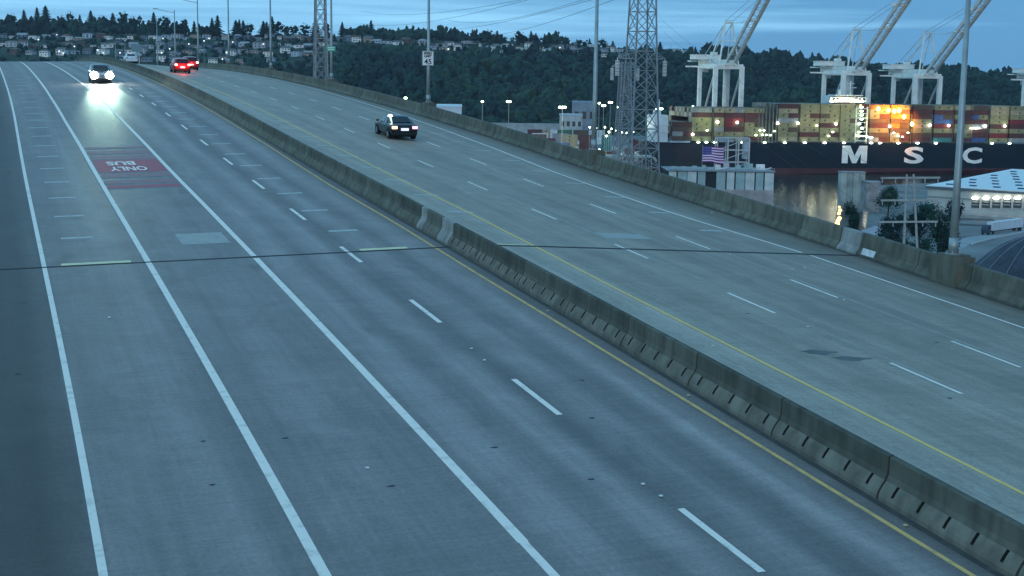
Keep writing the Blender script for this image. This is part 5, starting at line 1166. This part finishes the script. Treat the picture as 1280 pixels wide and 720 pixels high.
# dark covered mound with ropes
def mound():
    c_ = GP(1300, 372, LZ); o = empty('covered_mound', c_, -YAW); tag(o, 'big dark tarpaulin-covered mound with crossing ropes at the lower right', 'mound')
    Rm = 21.0; Hm = PT(1290, 291, 345).z-LZ
    def prof(r_): return Hm*max(0, 1-(r_/Rm)**2.2)
    b = MB(); nr, na = 10, 40; vs = [(0, 0, Hm)]
    for i in range(1, nr+1):
        for k in range(na):
            r_ = Rm*i/nr*(1+.015*math.sin(k*5)); an = 2*math.pi*k/na; vs.append((r_*math.cos(an), r_*math.sin(an), prof(min(Rm, r_))+.18*math.sin(k*1.7+i*1.3)*(i < nr)))
    fs = [(0, 1+k, 1+(k+1) % na) for k in range(na)]+[(1+(i-1)*na+k, 1+i*na+k, 1+i*na+(k+1) % na, 1+(i-1)*na+(k+1) % na) for i in range(1, nr) for k in range(na)]
    b.add(vs, fs); b.obj('tarpaulin', mat('dark_tarpaulin', (.032, .040, .055), .6, noise=.4, scale=.5, bump=.3), o, True)
    for k in range(9):
        an = k*math.pi/9; d_ = Vector((math.cos(an), math.sin(an), 0)); b = MB(); b.tube([(d_.x*r_, d_.y*r_, prof(abs(r_))+.35) for r_ in np.linspace(-Rm, Rm, 24)], .07, 4); b.obj('rope', mat('rope_pale', (.22, .25, .30), .8, noise=0), o)
mound()

# ------------------------------------------------------------------ far left beyond the crest: signs on posts
def far_sign(px, py, b_, wd, h, look, m):
    p = PT(px, py, b_); g_ = PT(px, 84, b_); o = empty('road_sign', g_, -YAW); tag(o, look, 'road sign'); z = p.z-g_.z
    b = MB(); b.box((0, 0, z), (wd, .08, h)); b.obj('panel', m, o); b = MB(); b.beam((.25*wd, .1, 0), (.25*wd, .1, z), .16); b.obj('post', M_pole, o)
far_sign(171, 60, 285, 2.0, 1.5, 'pale blue-green road sign on a post beyond the crest', mat('sign_pale_teal', (.14, .24, .27), .5, noise=0))
for i, px in enumerate((145, 157)):
    p = PT(px, 55, 400); g_ = PT(px, 82, 400); o = empty('street_lamp', g_, -YAW); h = p.z-g_.z; b = MB(); b.tube([(0, 0, 0), (0, 0, h)], [.16, .1], 8); b.obj('pole', M_pole, o)
    b = MB(); b.box((-.8, 0, h), (1.6, .3, .2)); b.obj('lamp_head', M_pole, o); tag(o, 'faint distant lamp post %s of the pale road sign beyond the crest' % ('second left', 'just left')[i], 'street lamp', 'distant lamp posts')
# a few lit lamps among the houses
lamps = []
for px, py in ((48, 49.5), (122, 62.5), (74, 64), (283, 65.5), (278, 74), (255, 51), (236, 55), (93, 58), (150, 66), (212, 61), (202, 66)):
    b_ = 1500; p = PT(px, py, b_); g_ = hill(px, b_); h = max(3, p.z-g_.z)
    o = empty('street_light', Vector((p.x, p.y, p.z-h)), 0); b = MB(); b.tube([(0, 0, 0), (0, 0, h)], .15, 6); b.obj('pole', M_pole, o); bulb(o, (0, -.3, h), .7, em('street_light_lit', (.85, .95, 1), 1.6), 'lamp')
    lamps.append((o, px, 'lit street light', 'street light', 'street lights among the houses'))
label_row(lamps, 'on the slope')

# ------------------------------------------------------------------ haze
HZ = 3.5e-5
b = MB(); c0 = ab(400, 1000, 0); b.box((c0.x, c0.y, (WZ-2+150)/2), (9500, 9500, 150-(WZ-2)), -YAW)
hm = bpy.data.materials.new('haze_air'); hm.use_nodes = True; t = hm.node_tree; t.nodes.remove(t.nodes['Principled BSDF']); v = t.nodes.new('ShaderNodeVolumePrincipled'); v.inputs['Density'].default_value = HZ; v.inputs['Color'].default_value = (.85, .92, 1, 1)
t.links.new(v.outputs[0], [x for x in t.nodes if x.type == 'OUTPUT_MATERIAL'][0].inputs['Volume'])
if HZ: o = b.obj('haze', hm); o['kind'] = 'stuff'; o['label'] = 'thin blue dusk haze'
